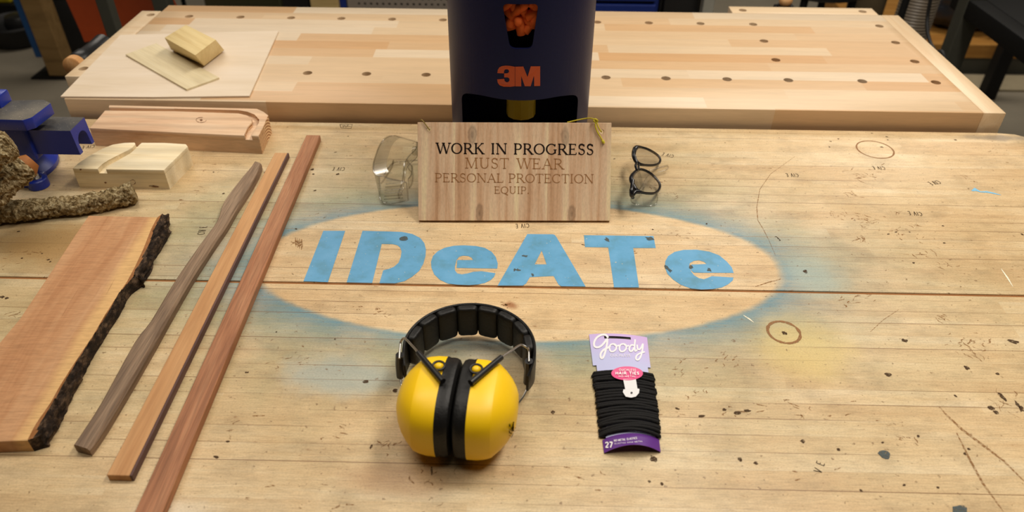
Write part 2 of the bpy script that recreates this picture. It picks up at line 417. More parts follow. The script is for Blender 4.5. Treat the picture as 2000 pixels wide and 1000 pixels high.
M['beech_cap'] = wood('beech_end_grain_cap', srgb(214, 184, 146), srgb(220, 194, 158), srgb(226, 204, 172), rot=PI/2, fibre=.06, rough=.38, bump=.03)
M['beech_jaw'] = wood('beech_jaw', srgb(214, 184, 146), srgb(220, 194, 158), srgb(226, 204, 172), fibre=.06, rough=.38, bump=.03)
def paint_material():
    N = NT('blue_stencil_paint'); v = N.co()
    f = N.noise(v, 30, 5, 0.6); c = N.ramp(f, [(0.3, srgb(92, 146, 172)), (0.5, srgb(98, 160, 200)), (0.7, srgb(108, 168, 208))])
    k = N.noise(v, 220, 3, 0.6); c = N.mix(N.ramp(k, [(0.68, 0.0), (0.72, 0.8)]), c, srgb(205, 200, 175))
    k2 = N.noise(N.co(loc=(4, 2, 0)), 90, 3, 0.6); c = N.mix(N.ramp(k2, [(0.70, 0.0), (0.74, 0.7)]), c, srgb(84, 104, 96))
    return N.fin(c, 0.45, 0, 0.3)
M['paint'] = paint_material()
def worn(name, col, amount, var=.25, scale=260, lo=.40, hi=.60):
    """a mark that has half worn into the wood: patches of the wood show through it"""
    m = plain(name, col, .75, spec=.15, var=var, scale=scale); t = m.node_tree
    b = t.nodes['Principled BSDF']; tc = t.nodes.new('ShaderNodeTexCoord'); nz = t.nodes.new('ShaderNodeTexNoise'); nz.inputs['Scale'].default_value = scale; nz.inputs['Detail'].default_value = 4
    t.links.new(tc.outputs['Object'], nz.inputs['Vector']); mr = t.nodes.new('ShaderNodeMapRange'); t.links.new(nz.outputs[0], mr.inputs[0])
    mr.inputs[1].default_value = lo; mr.inputs[2].default_value = hi; mr.inputs[3].default_value = amount*.25; mr.inputs[4].default_value = amount
    t.links.new(mr.outputs[0], b.inputs['Alpha']); return m
M['ink'] = worn('stamp_ink', srgb(58, 42, 28), 1.0, lo=.22, hi=.44)
M['dark_mark'] = worn('burnt_hole', srgb(74, 54, 36), 1.0, var=.4, scale=380, lo=.30, hi=.55)
M['grey_mark'] = worn('grey_filler', srgb(84, 92, 92), 1.0, scale=300, lo=.25, hi=.5)
M['brown_mark'] = worn('rubbed_brown_stain', srgb(142, 100, 58), .75, scale=330, lo=.42, hi=.60)
M['ring_brown'] = worn('hole_saw_ring', srgb(150, 108, 72), .95, scale=600, lo=.34, hi=.52)
M['white_mark'] = worn('pale_scratch', srgb(240, 228, 204), 1.0, lo=.2, hi=.42)
M['blue_mark'] = worn('light_blue_drip', srgb(128, 186, 218), 1.0, lo=.2, hi=.4)
M['groove'] = plain('groove_wood', srgb(150, 98, 54), .7, spec=.2)
M['steel'] = plain('bright_steel', (0.62, 0.60, 0.57), .28, 1.0, var=.05)
M['black_plastic'] = plain('black_plastic', (0.012, 0.012, 0.013), .38, var=.1)
M['black_vinyl'] = plain('black_vinyl', (0.009, 0.0085, 0.008), .46, spec=.3, bump=.25, scale=260)
M['black_metal'] = plain('black_metal', (0.006, 0.006, 0.006), .55, spec=.25)
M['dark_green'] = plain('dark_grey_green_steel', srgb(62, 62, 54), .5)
M['floor'] = plain('concrete', srgb(128, 120, 104), .75, var=.22, scale=5)
M['wall'] = plain('painted_wall', srgb(112, 108, 98), .85, var=.03)

# ------------------------------------------------------------------ the room
def struct(name, bm, m): return obj(name, bm, m, kind='structure')
struct('floor', nbox(-4, 4, -2.2, 6.0, -1.0, -0.9), M['floor'])
struct('wall_back', nbox(-4, 4, 6.0, 6.1, -0.9, 2.1), M['wall'])
struct('wall_left', nbox(-4.1, -4, -2.2, 6.1, -0.9, 2.1), M['wall'])
struct('wall_right', nbox(4, 4.1, -2.2, 6.1, -0.9, 2.1), M['wall'])
struct('ceiling', nbox(-4, 4, -2.2, 6.0, 2.1, 2.2), M['wall'])

# ------------------------------------------------------------------ old workbench
wb = thing('workbench', 'long worn maple workbench with blue stencilled lettering in a pale oval', 'workbench', BENCH_O)
X0, X1, YN, YG, YF, TH = -1.16, 0.905, 0.31, 0.766, 1.2215, 0.055
def bench_top():
    bm = bmesh.new()
    # far board with a rounded right-hand corner, near board, and the recessed strip between them
    c = [Vector((X0, YG+.0022, 0)), Vector((X1, YG+.0022, 0)), Vector((X1, YF-.03, 0)), Vector((X1-.006, YF-.012, 0)), Vector((X1-.02, YF-.003, 0)), Vector((X1-.05, YF, 0)), Vector((X0, YF, 0))]
    prism(bm, c, -TH, .0012)
    prism(bm, [Vector((X0, YN, 0)), Vector((X1, YN, 0)), Vector((X1, YG-.0022, 0)), Vector((X0, YG-.0022, 0))], -TH, .0012)
    return bm
obj('top', bench_top(), M['bench'], wb, smooth=30)
obj('groove_strip', nbox(X0, X1, YG-.0022, YG+.0022, -TH+.01, -.0022), M['groove'], wb)
obj('apron', nbox(X0+.09, X1-.09, YN+.07, YF-.07, -.16, -TH), M['bench'], wb)
for sx in (X0+.1, X1-.19):
    for sy in (YN+.08, YF-.17):
        obj('leg', nbox(sx, sx+.09, sy, sy+.09, -.9, -.16, .004), M['bench'], wb)

TOPZ = 0.0003
def onbench(u, v): return P(u, v, TOPZ)
# stencilled word, outlines on the bench top
bm = bmesh.new()
s1 = lambda pts: [(560+x/4.4444, 430+y/4.4444) for x, y in pts]
s2 = lambda pts: [(960+x/4.0, 430+y/4.0) for x, y in pts]
polyfill(bm, [s1([(318, 92), (508, 92), (358, 538), (145, 530)])], onbench)
polyfill(bm, [s1([(658, 92), (860, 97), (1000, 102), (1090, 120), (1160, 155), (1195, 200), (1208, 250), (1205, 310), (1185, 380), (1150, 440), (1090, 490), (1020, 530), (940, 548), (805, 546), (838, 435), (880, 425), (930, 405), (970, 370), (990, 320), (997, 270), (985, 238), (960, 217), (920, 208), (825, 206), (742, 545), (520, 540)])], onbench)
polyfill(bm, [s1([(1832, 375), (1828, 420), (1475, 414), (1480, 346), (1617, 346), (1605, 325), (1575, 311), (1530, 308), (1497, 318), (1474, 345), (1460, 400), (1460, 435), (1480, 462), (1520, 470), (1570, 462), (1620, 448), (1690, 443), (1812, 460), (1800, 492), (1770, 520), (1720, 545), (1660, 558), (1580, 564), (1480, 560), (1400, 550), (1330, 518), (1280, 470), (1256, 412), (1252, 360), (1270, 310), (1310, 270), (1370, 240), (1450, 222), (1540, 218), (1640, 224), (1720, 240), (1780, 275), (1815, 320)])], onbench)
polyfill(bm, [s2([(280, 108), (480, 110), (495, 116), (508, 132), (735, 518), (545, 516), (525, 505), (485, 436), (300, 445), (270, 495), (245, 511), (48, 511)]), s2([(392, 237), (430, 345), (337, 345)])], onbench)
polyfill(bm, [s2([(722, 117), (1265, 124), (1283, 217), (1107, 217), (1152, 525), (957, 525), (912, 213), (730, 210)])], onbench)
polyfill(bm, [s2([(1892, 412), (1580, 410), (1558, 390), (1560, 347), (1680, 342), (1660, 325), (1620, 313), (1580, 318), (1550, 335), (1543, 360), (1560, 400), (1582, 430), (1620, 453), (1660, 461), (1690, 450), (1720, 437), (1890, 448), (1885, 470), (1850, 500), (1800, 525), (1730, 538), (1640, 542), (1560, 534), (1480, 505), (1420, 465), (1375, 420), (1355, 370), (1358, 320), (1380, 280), (1430, 248), (1500, 232), (1600, 230), (1700, 245), (1780, 275), (1840, 325), (1878, 370)])], onbench)
obj('painted_lettering', bm, M['paint'], wb, label='blue stencilled IDeATe lettering')
# CIV E stamps: written upside down, seen from this side
def stamp(px, py, ang, text='CIV E', h=.0105, wd=.0205):
    c = P(px, py, TOPZ); ca, sa = math.cos(ang), math.sin(ang)
    wd = wd*len(text)/5
    write(bm, text, lambda u, v: Vector((c.x+(u*ca-v*sa), c.y+(u*sa+v*ca), TOPZ+.0001)), -wd/2, wd/2, -h/2, h/2, thick=.115, thin=.115, serif=False, track=.16)
for px, py, a in [(661, 330, 180), (1304, 303, 155), (1547, 342, 178), (1787, 417, 172), (1825, 357, 200), (395, 450, 98), (1020, 441, 186), (172, 287, 195), (1716, 328, 178)]:
    bm = bmesh.new(); stamp(px, py, math.radians(a)); obj('stamped_lettering', bm, M['ink'], wb, label='black CIV E stamp')
for a in ((1600, 912, math.radians(60), 'V E', .008, .026), (1519, 466, math.radians(200), 'E')):
    bm = bmesh.new(); stamp(*a); obj('stamped_lettering', bm, M['ink'], wb, label='black half-worn stamp')
# rings of a hole saw
bm = bmesh.new()
def ring(cx, cy, r, wd, n=56):
    pts = [(cx+r*math.cos(2*PI*i/n), cy+r*math.sin(2*PI*i/n)) for i in range(n+1)]
    ribbon(bm, pts, [wd*(1+.5*mnoise.noise(Vector((cx*9+3*math.cos(2*PI*i/n), 3*math.sin(2*PI*i/n), 0)))) for i in range(n+1)], lambda u, v: Vector((u, v, TOPZ)))
ring(.6118, 1.1543, .0305, .0024); obj('ring_stain', bm, M['ring_brown'], wb)
bm = bmesh.new(); ring(.3292, .6867, .0196, .0036); obj('ring_stain', bm, M['ring_brown'], wb)
# dark knocks and filled holes
bm = bmesh.new()
dots = [(1767, 665, 8, 5), (1980, 667, 11, 5), (1735, 731, 8, 5), (1573, 530, 5, 5), (1568, 862, 5, 4), (1638, 878, 4, 3), (1724, 864, 3, 2), (1476, 904, 5, 4), (1445, 897, 5, 4), (1682, 958, 4, 3),
        (1766, 947, 4, 2), (1832, 952, 4, 3), (1722, 287, 4, 2), (1735, 457, 3, 2), (1777, 453, 2, 1.5), (1750, 453, 2.5, 1.5), (1844, 474, 3, 2), (1784, 513, 3, 2), (1842, 441, 2.5, 1.5), (1622, 276, 2.5, 1.5), (1637, 271, 2, 1.5),
        (1620, 287, 2, 1.5), (1732, 267, 2.5, 1.5), (1734, 273, 2, 1.5), (1703, 260, 2, 1), (1866, 273, 3, 1.5), (1997, 458, 3, 3), (1888, 718, 5, 5), (1948, 730, 4, 3), (1532, 650, 6, 4), (715, 745, 7, 4), (480, 727, 2, 2), (484, 727, 2, 2),
        (655, 662, 3, 2), (540, 648, 2, 2), (445, 862, 4, 2), (422, 892, 7, 3), (843, 918, 2.5, 9), (725, 872, 2.5, 6), (772, 762, 6, 5), (1276, 896, 7, 7), (1440, 806, 7, 4), (1370, 812, 8, 3), (1415, 800, 5, 3), (1323, 798, 5, 2), (1460, 802, 8, 4),
        (1268, 940, 3, 3), (1293, 945, 4, 3), (1080, 805, 4, 4), (1995, 798, 5, 8), (1958, 775, 5, 9), (1988, 790, 4, 9), (1936, 797, 6, 5), (1945, 805, 5, 5), (1866, 773, 3, 3), (1793, 852, 3, 4), (1892, 877, 3, 3), (1884, 886, 3, 3),
        (578, 447, 3, 2), (655, 297, 3, 1), (680, 266, 2, 1), (605, 310, 2, 1.5), (615, 372, 3, 2), (557, 357, 2, 2), (548, 300, 3, 2), (518, 337, 3, 2), (437, 378, 3, 2), (417, 336, 2, 2), (457, 372, 3, 2), (660, 340, 4, 3), (610, 331, 4, 3), (612, 340, 3, 2),
        (265, 505, 2.5, 2), (82, 495, 2.5, 1.5), (94, 507, 3, 2), (98, 511, 2, 2), (43, 504, 2.5, 2), (36, 452, 3, 2), (4, 580, 5, 3), (13, 582, 5, 3), (1139, 478, 4, 1.5), (1275, 448, 2, 1.5), (1380, 437, 2, 2), (1200, 310, 3, 1)]
for a, b, rx, ry in dots:
    c = P(a, b, TOPZ); k = (P(a+1, b, TOPZ)-c).length
    blob(bm, (c.x, c.y), rx*k*.9, ry*k*1.1, random.uniform(-.4, .4), lambda u, v: Vector((u, v, TOPZ)), 10, .3)
obj('dark_speck', bm, M['dark_mark'], wb)
bm = bmesh.new()
for a, b, rx, ry in [(1728, 887, 9, 6), (1875, 996, 11, 6), (788, 466, 8, 6)]:
    c = P(a, b, TOPZ+.0002); k = (P(a+1, b, TOPZ)-c).length
    blob(bm, (c.x, c.y), rx*k, ry*k*1.3, .3, lambda u, v: Vector((u, v, TOPZ+.0002)), 12, .15)
for i in range(9):      # chips in the painted letters
    a, b, rx, ry = [(1012, 527, 6, 3), (1005, 527, 3, 4), (1040, 537, 3, 6), (1026, 500, 7, 3), (1305, 525, 4, 8), (1385, 527, 5, 4), (1350, 522, 6, 5), (1268, 466, 8, 5), (1186, 468, 4, 6)][i]
    c = P(a, b, TOPZ+.0002); k = (P(a+1, b, TOPZ)-c).length
    blob(bm, (c.x, c.y), rx*k*.8, ry*k, random.uniform(-.5, .5), lambda u, v: Vector((u, v, TOPZ+.0002)), 9, .45)
obj('filler_speck', bm, M['grey_mark'], wb)
# rubbed brown scuffs
bm = bmesh.new()
def scuff(px, py, n, spread, ln, ang):
    c = P(px, py, TOPZ)
    for i in range(n):
        x, y = c.x+random.gauss(0, spread), c.y+random.gauss(0, spread*.8); l = ln*random.uniform(.4, 1.2); a = ang+random.gauss(0, .5)
        p = [(x+l*t*math.cos(a)+.0015*math.sin(5*t+i), y+l*t*math.sin(a)) for t in (-.5, -.2, .1, .5)]
        ribbon(bm, p, random.uniform(.0006, .0022), lambda u, v: Vector((u, v, TOPZ-.0001)), taper=True)
for a in [(1690, 350, 14, .012, .010, 2.3), (1690, 430, 22, .014, .012, .1), (1640, 420, 8, .008, .008, 2.0), (1665, 380, 8, .006, .014, -.9), (1770, 460, 14, .015, .006, 1.2), (1810, 500, 12, .012, .010, -1.0), (1680, 470, 5, .004, .016, 1.3), (1690, 330, 12, .02, .012, 0), (1755, 415, 5, .005, .008, 1), (1790, 440, 5, .004, .008, -.7), (1855, 520, 7, .012, .010, -1.1),
          (1890, 660, 18, .014, .008, 1.0), (1900, 690, 10, .010, .012, -1.1), (1960, 790, 9, .012, .014, -1.1), (1840, 620, 6, .008, .012, -1.2), (1640, 590, 7, .01, .010, .6), (1700, 580, 6, .01, .010, .2), (1450, 800, 8, .012, .009, .3), (1360, 770, 6, .010, .007, .9), (1540, 790, 7, .010, .010, -.8), (1300, 800, 6, .015, .008, .1), (1420, 700, 8, .012, .008, 1.0), (1350, 720, 7, .012, .008, 1.0),
          (580, 475, 9, .004, .012, 1.5), (740, 612, 10, .008, .004, 1), (700, 600, 5, .006, .004, .4), (985, 595, 12, .003, .004, 0), (820, 780, 8, .010, .010, .6), (640, 850, 5, .012, .010, .1), (760, 870, 8, .008, .008, 1.2), (470, 830, 6, .012, .012, .4), (560, 700, 8, .02, .006, .5), (860, 950, 8, .016, .010, 1.4), (1120, 950, 6, .02, .008, .2), (640, 975, 6, .02, .008, .1), (500, 960, 5, .012, .006, .1),
          (1300, 560, 6, .015, .008, 1.2), (1230, 500, 8, .010, .005, .8), (1330, 460, 8, .010, .005, -.8), (1280, 360, 12, .010, .006, -.7), (1310, 380, 8, .008, .007, 1.0), (1200, 350, 6, .010, .012, .1), (1420, 320, 6, .02, .005, .4), (1480, 330, 4, .01, .005, -.4), (1900, 350, 5, .006, .012, -1.0), (1950, 300, 6, .02, .005, .3),
          (640, 420, 6, .02, .006, .8), (430, 330, 6, .02, .006, .3), (690, 300, 5, .012, .006, .2), (380, 380, 6, .02, .010, .3), (60, 500, 9, .02, .010, .2), (30, 620, 6, .012, .012, .1), (480, 600, 5, .012, .006, .3), (1260, 830, 5, .015, .006, .2), (1680, 800, 6, .02, .008, .2), (1580, 930, 5, .015, .008, .4), (1760, 850, 6, .012, .008, -1.0)]:
    scuff(*a)
def line(pts, wd, z=TOPZ): ribbon(bm, [tuple(P(x, y, 0).xy) for x, y in pts], wd, lambda u, v: Vector((u, v, z)), taper=True)
line([(1552, 306), (1505, 340), (1484, 370), (1478, 405), (1480, 430), (1492, 450), (1503, 472), (1515, 500)], .0013)
line([(1835, 795), (1850, 812), (1880, 840), (1920, 870), (1960, 900), (2000, 940)], .0035)
line([(1868, 845), (1895, 900), (1920, 945), (1960, 1000)], .0028)
line([(1475, 560), (1500, 552), (1525, 545)], .0022); line([(1700, 648), (1725, 625), (1755, 605)], .0010)
obj('brown_stain', bm, M['brown_mark'], wb)
bm = bmesh.new()
for a, b, c_, d in [(1452, 616, 1472, 630), (1955, 525, 1978, 560)]:
    ribbon(bm, [tuple(P(a, b).xy), tuple(P((a+c_)/2+1, (b+d)/2).xy), tuple(P(c_, d).xy)], [.001, .0025, .0007], lambda u, v: Vector((u, v, TOPZ)))
obj('pale_stain', bm, M['white_mark'], wb)
bm = bmesh.new()
ribbon(bm, [tuple(P(a, b).xy) for a, b in [(1898, 373), (1905, 370), (1915, 375), (1928, 375), (1942, 378), (1955, 381)]], [.002, .010, .003, .005, .004, .001], lambda u, v: Vector((u, v, TOPZ)))
obj('blue_stain', bm, M['blue_mark'], wb)

# ------------------------------------------------------------------ new beech workbench behind
BZ = 0.033
bb = thing('beech_workbench', 'clean new beech workbench with rows of round dog holes, standing behind the old bench', 'workbench', (0.013, 1.485, -0.9))
bx0, bx1, by0, by1 = -0.835, 0.865, 1.2345, 1.7305
HOLES = [(x, 1.3625) for x in (-.537, -.421, -.306, -.190, -.075, .043, .159, .275, .393, .511, .653, .794)] + \
        [(x, 1.6595) for x in (-.761, -.644, -.529, -.415, -.300, -.185, -.070, .046, .163, .279, .395, .513, .795)] + \
        [(.513, 1.561), (.794, 1.563), (.512, 1.460), (.794, 1.4625)]
def drill(b, holes, z0, z1, r=.0092):
    c = bmesh.new()
    for x, y in holes: lathe(c, [(r, z0), (r, z1)], (x, y, 0), 20)
    return boolean(b, [c])
obj('top', drill(nbox(bx0, bx1-.040, by0, by1, BZ-.075, BZ, .0012), HOLES, BZ-.055, BZ+.02), M['beech'], bb, smooth=30)
obj('end_cap', nbox(bx1-.0399, bx1, by0, by1, BZ-.075, BZ, .0012), M['beech_cap'], bb, smooth=30)
obj('end_vise_jaw', drill(nbox(-.882, -.837, 1.331, 1.692, BZ-.075, BZ, .0015), [(-.851, 1.6656), (-.8624, 1.3673)], BZ-.055, BZ+.02), M['beech_jaw'], bb, smooth=30)
obj('front_vise_jaw', drill(nbox(.482, .820, 1.7315, 1.776, BZ-.075, BZ, .0015), [(.510, 1.750), (.790, 1.7525)], BZ-.055, BZ+.02), M['beech_jaw'], bb, smooth=30)
def handle(name, c, d, L, r):
    hb = bmesh.new(); c = Vector(c); d = Vector(d).normalized()
    tube(hb, [c, c+d*L*.45, c+d*L*.5, c+d*L*.9, c+d*L], [r, r, r*1.15, r*1.15, r], 18)
    return obj(name, hb, M['black_plastic'], bb, smooth=40)
M['knob_wood'] = wood('turned_knob_wood', srgb(196, 140, 84), srgb(214, 160, 104), srgb(226, 180, 126), rot=PI/2, fibre=.1)
a0 = P(141, 132, .004); a1 = P(192, 93, .004)
dd = (a1-a0).normalized()
bm = bmesh.new(); tube(bm, [a0+dd*.02, a0+dd*.024, a0+dd*.05, a0+dd*.054, a0+dd*.10, a0+dd*.13], [.020, .0215, .0215, .019, .019, .021], 20)
hs = obj('vise_handle', bm, M['black_plastic'], bb, smooth=40)
bm = bmesh.new(); tube(bm, [a0, a0+dd*.002, a0+dd*.018, a0+dd*.024], [.018, .0205, .0205, .018], 24)
obj('knob', bm, M['knob_wood'], hs, smooth=40, label='pale turned wooden knob')
b0 = V(1535, 1, 1.93)
bm = bmesh.new(); box(bm, b0.x-.020, b0.x+.030, 1.775, 1.96, b0.z-.045, b0.z-.018, .004); tube(bm, [(b0.x, 1.93, b0.z-.03), (b0.x, 1.93, b0.z-.012)], .02, 16)
hs = obj('vise_screw', bm, M['black_metal'], bb, smooth=40)
bm = bmesh.new(); bmesh.ops.create_uvsphere(bm, u_segments=24, v_segments=14, radius=.017, matrix=Matrix.Translation(b0))
obj('knob', bm, M['knob_wood'], hs, smooth=60, label='pale wooden ball')
for sx in (-.74, .68):
    for sy in (1.28, 1.60):
        obj('leg', nbox(sx, sx+.08, sy, sy+.08, -.9, BZ-.075, .004), M['beech_jaw'], bb)
obj('stretcher', nbox(-.66, .68, 1.42, 1.46, -.62, -.52, .003), M['beech_jaw'], bb)
obj('side_rail', nbox(-.72, -.68, 1.36, 1.60, -.62, -.52, .003), M['beech_jaw'], bb)
obj('side_rail', nbox(.70, .74, 1.36, 1.60, -.62, -.52, .003), M['beech_jaw'], bb)

# ------------------------------------------------------------------ ear plug dispenser
DC = (-.0055, 1.113); DR = .1105
M['navy'] = plain('navy_plastic', (0.006, 0.009, 0.052), .42, spec=.24, var=.12, scale=300, bump=.05)
M['orange_logo'] = plain('orange_red_logo', srgb(205, 84, 34), .45, var=.1)
M['knob_yellow'] = plain('yellow_green_plastic', srgb(190, 170, 30), .45, var=.05)
M['foam'] = plain('orange_foam', srgb(226, 104, 44), .85, spec=.2, var=.1, scale=120, bump=.2)
M['dark_inside'] = plain('dark_inside', (0.006, 0.006, 0.008), .6)
dp = thing('earplug_dispenser', 'tall navy blue cylindrical ear plug dispenser standing behind the wooden sign', 'dispenser', (DC[0], DC[1], 0))
def rounded(pts, r, k=5):
    out = []; n = len(pts)
    for i in range(n):
        p = Vector(pts[i]); a = (Vector(pts[i-1])-p); b = (Vector(pts[(i+1) % n])-p); rr = min(r, a.length*.45, b.length*.45)
        A = p+a.normalized()*rr; B = p+b.normalized()*rr
        for j in range(k+1):
            t = j/k; out.append(tuple((1-t)**2*A+2*t*(1-t)*p+t*t*B))
    return out
def cutter(pts2, y0, y1):
    b = bmesh.new(); f = [b.verts.new((x, y0, z)) for x, z in pts2]; g = [b.verts.new((x, y1, z)) for x, z in pts2]; n = len(f)
    b.faces.new(f); b.faces.new(g[::-1])
    for i in range(n): b.faces.new((f[i], f[(i+1) % n], g[(i+1) % n], g[i]))
    return b
def dpx(px, py):     # a photo point on the front of the dispenser -> (x, z)
    x = V(px, py, DC[1]-DR).x
    for _ in range(4):
        y = DC[1]-math.sqrt(max(1e-6, DR*DR-(x-DC[0])**2)); q = V(px, py, y); x = q.x
    return (q.x, q.z)
bm = bmesh.new(); HT = .43
lathe(bm, [(DR-.004, 0), (DR, .003), (DR, HT-.008), (DR-.008, HT), (DR-.012, HT-.004), (DR-.0045, HT-.012), (DR-.0045, .006), (.02, .006)], (*DC, 0), 96)
win = rounded([dpx(981, 7), dpx(1052, 7), dpx(1039, 95), dpx(996, 95)], .008)
opn = rounded([(DC[0]-.0885, -.02), (DC[0]-.0885, .147), (DC[0]-.06, .156), (DC[0]-.0, .1555), (DC[0]+.06, .156), (DC[0]+.0885, .147), (DC[0]+.0885, -.02)], .016)
bm = boolean(bm, [cutter(win, DC[1]-.2, DC[1]-.03), cutter(opn, DC[1]-.2, DC[1]-.02)])
obj('housing', bm, M['navy'], dp, smooth=35)
bm = bmesh.new(); lathe(bm, [(.015, .11), (.0225, .104), (.0225, .128), (.024, .132), (.024, .160), (.02, .162)], (DC[0]+.002, DC[1]-.050, 0), 12)
obj('dispensing_knob', bm, M['knob_yellow'], dp, smooth=20, label='yellow-green turning knob under the housing')
bm = bmesh.new(); lathe(bm, [(.102, .1625), (.105, .165), (.105, .175), (.102, .178)], (*DC, 0), 48)
obj('hopper_floor', bm, M['dark_inside'], dp, smooth=40)
bm = bmesh.new()
for i in range(24):
    a0_, a1_ = [-1.15+2.3*(i+j)/24 for j in (0, 1)]
    q = [(DC[0]+.078*math.sin(a), DC[1]-.078*math.cos(a)) for a in (a0_, a1_)]
    bm.faces.new([bm.verts.new((*q[0], .178)), bm.verts.new((*q[1], .178)), bm.verts.new((*q[1], .38)), bm.verts.new((*q[0], .38))])
bmesh.ops.remove_doubles(bm, verts=bm.verts, dist=1e-5)
obj('hopper_wall', bm, M['dark_inside'], dp, smooth=60)
bm = bmesh.new()
def on_drum(x, z, off=.0007):
    a = math.asin(max(-1, min(1, (x-DC[0])/DR))); return Vector((DC[0]+(DR+off)*math.sin(a), DC[1]-(DR+off)*math.cos(a), z))
lg = lambda pts: [dpx(860+x/4, y/4) for x, y in pts]
polyfill(bm, [lg([(447, 570), (450, 545), (462, 525), (482, 515), (510, 511), (545, 513), (583, 520), (583, 672), (545, 676), (495, 675), (465, 665), (450, 645), (445, 618), (500, 614), (503, 630), (515, 640), (530, 640), (541, 628), (540, 612), (528, 603), (500, 603), (500, 572), (527, 570), (538, 560), (536, 546), (524, 539), (507, 541), (499, 552), (497, 572)])], on_drum)
polyfill(bm, [lg([(586, 519), (648, 518), (681, 600), (706, 517), (779, 516), (779, 670), (733, 671), (731, 590), (705, 672), (660, 672), (632, 592), (632, 673), (586, 673)])], on_drum)
obj('logo', bm, M['orange_logo'], dp, label='orange-red 3M logo')
for z in (HT-.05,):
    bm = bmesh.new(); lathe(bm, [(DR+.0005, z), (DR+.002, z+.003), (DR+.002, z+.03), (DR+.0005, z+.033)], (*DC, 0), 64)
    obj('lid_ring', bm, M['navy'], dp, smooth=40)
# the foam plugs that show in the window
def plug_mesh():
    b = bmesh.new(); lathe(b, [(.0035, -.0125), (.0066, -.0115), (.0068, 0.0), (.0058, .008), (.004, .0118), (.0015, .0125)], (0, 0, 0), 14)
    for f in b.faces: f.smooth = True
    me = bpy.data.meshes.new('earplug'); b.to_mesh(me); b.free(); me.materials.append(M['foam']); return me
pm = plug_mesh()
lay = [(986, 18, 60), (1002, 14, -20), (1018, 22, 50), (1034, 14, -70), (1048, 20, 25), (992, 32, -50), (1008, 30, 35), (1026, 36, -35), (1042, 34, 65), (996, 48, 8), (1012, 47, 200), (1029, 48, -50), (1044, 46, 15), (998, 60, 80), (1016, 60, -10), (1034, 60, 40)]
for i, (a, b, rot) in enumerate(lay):
    x, z = dpx(a, b); yy = DC[1]-math.sqrt(DR*DR-(x-DC[0])**2)+.016+(.004 if i % 2 else 0)
    o = bpy.data.objects.new('earplug', pm); C.objects.link(o); o.location = (x, yy, z+Z0)
    o.rotation_euler = (random.uniform(-.5, .5) if i != 10 else 1.5, math.radians(rot), 0)
    tag(o, 'orange foam ear plug piled behind the window of the navy dispenser', 'ear plug', 'foam ear plugs in the dispenser window')

# ------------------------------------------------------------------ wooden sign
M['sign'] = None
SO = (P(821, 431, .0036)+P(1188, 431.5, .0036))/2
su = (P(1188, 431.5, .0036)-P(821, 431, .0036)).normalized(); SW = .2855/2
sv = (Vector((0, 0, 1))*.845 + Vector((-su.y, su.x, 0))*.535).normalized(); sn = su.cross(sv).normalized(); SH = .1445   # sn points back-down? fixed below
if sn.y > 0: sn = -sn
def sgn(u, v, d=0.0): return SO + su*u + sv*v + sn*d
def sign_material():
    N = NT('sign_board_wood'); v = N.co((1, 1, 1))
    s = N.n('ShaderNodeSeparateXYZ', Vector=v).outputs
    xx = N.math('ADD', N.math('MODULO', N.math('ADD', s[0], .5), 0.137), 0.0)     # printed / repeated figure of the veneer
    zz = s[2]
    cv = N.n('ShaderNodeCombineXYZ', X=N.math('MULTIPLY', xx, 60.0), Y=N.math('MULTIPLY', zz, 3.5), Z=0.0).outputs[0]
    f = N.noise(cv, 1.0, 5, 0.6, 0.5)
    c = N.ramp(f, [(0.32, srgb(184, 140, 102)), (0.44, srgb(212, 172, 136)), (0.56, srgb(226, 194, 160)), (0.68, srgb(238, 214, 172))])
    # two knots near the foot and two near the head of the board
    def knot(c, cx, cz, r):
        a = N.math('DIVIDE', N.math('SUBTRACT', xx, cx), r); b = N.math('DIVIDE', N.math('SUBTRACT', zz, cz), r*2.1)
        d = N.math('ADD', N.math('SQRT', N.math('ADD', N.math('MULTIPLY', a, a), N.math('MULTIPLY', b, b))), N.math('MULTIPLY', N.math('SUBTRACT', N.noise(v, 60, 3), .5), .8))
        rr = N.ramp(d, [(0.0, 0.45), (0.35, 0.72), (0.6, 0.62), (0.85, 1.0)])
        return N.mix(1.0, c, rr, 'MULTIPLY')
    for kx, kz, r in ((.0370, .0095, .0075), (.0250, .105, .0085)): c = knot(c, kx, kz, r)
    fib = N.noise(N.co((520, 300, 14)), 1.0, 3, 0.6)
    c = N.mix(1.0, c, N.ramp(fib, [(0.35, 0.88), (0.6, 1.0)]), 'MULTIPLY')
    return N.fin(c, 0.55, 0, 0.3)
M['sign'] = sign_material()
M['engrave_dark'] = plain('burnt_lettering', srgb(34, 24, 20), .8, spec=.1, var=.5, scale=400)
M['engrave'] = plain('cut_lettering', srgb(158, 112, 70), .8, spec=.1, var=.3, scale=400)
M['cord_yellow'] = plain('yellow_cord', srgb(208, 190, 44), .7, var=.25, scale=900, bump=.4)
M['cord_olive'] = plain('olive_cord', srgb(150, 128, 62), .7, var=.2, scale=900)
sg = thing('sign_board', 'wooden WORK IN PROGRESS sign leaning against the navy dispenser', 'sign', tuple(SO))
bm = bmesh.new(); TS = .0065
for u in (-SW, SW): pass
cs = [sgn(-SW, 0), sgn(SW, 0), sgn(SW, SH), sgn(-SW, SH)]; cb = [sgn(-SW, 0, -TS), sgn(SW, 0, -TS), sgn(SW, SH, -TS), sgn(-SW, SH, -TS)]
lift = max(0.0, -min(p.z for p in cs+cb))
prism(bm, cs, cb, .0006, 1)
def spl(px, py, d=0.0):
    q = PL(px, py, SO, sn)-SO; return (q.dot(su), q.dot(sv))
h1 = spl(838, 252); h2 = spl(1175, 257)
def rod(pt, r):
    b = bmesh.new(); tube(b, [sgn(*pt, .03), sgn(*pt, -.03)], r, 18); return b
bm = boolean(bm, [rod(h1, .0034), rod(h2, .0037)])
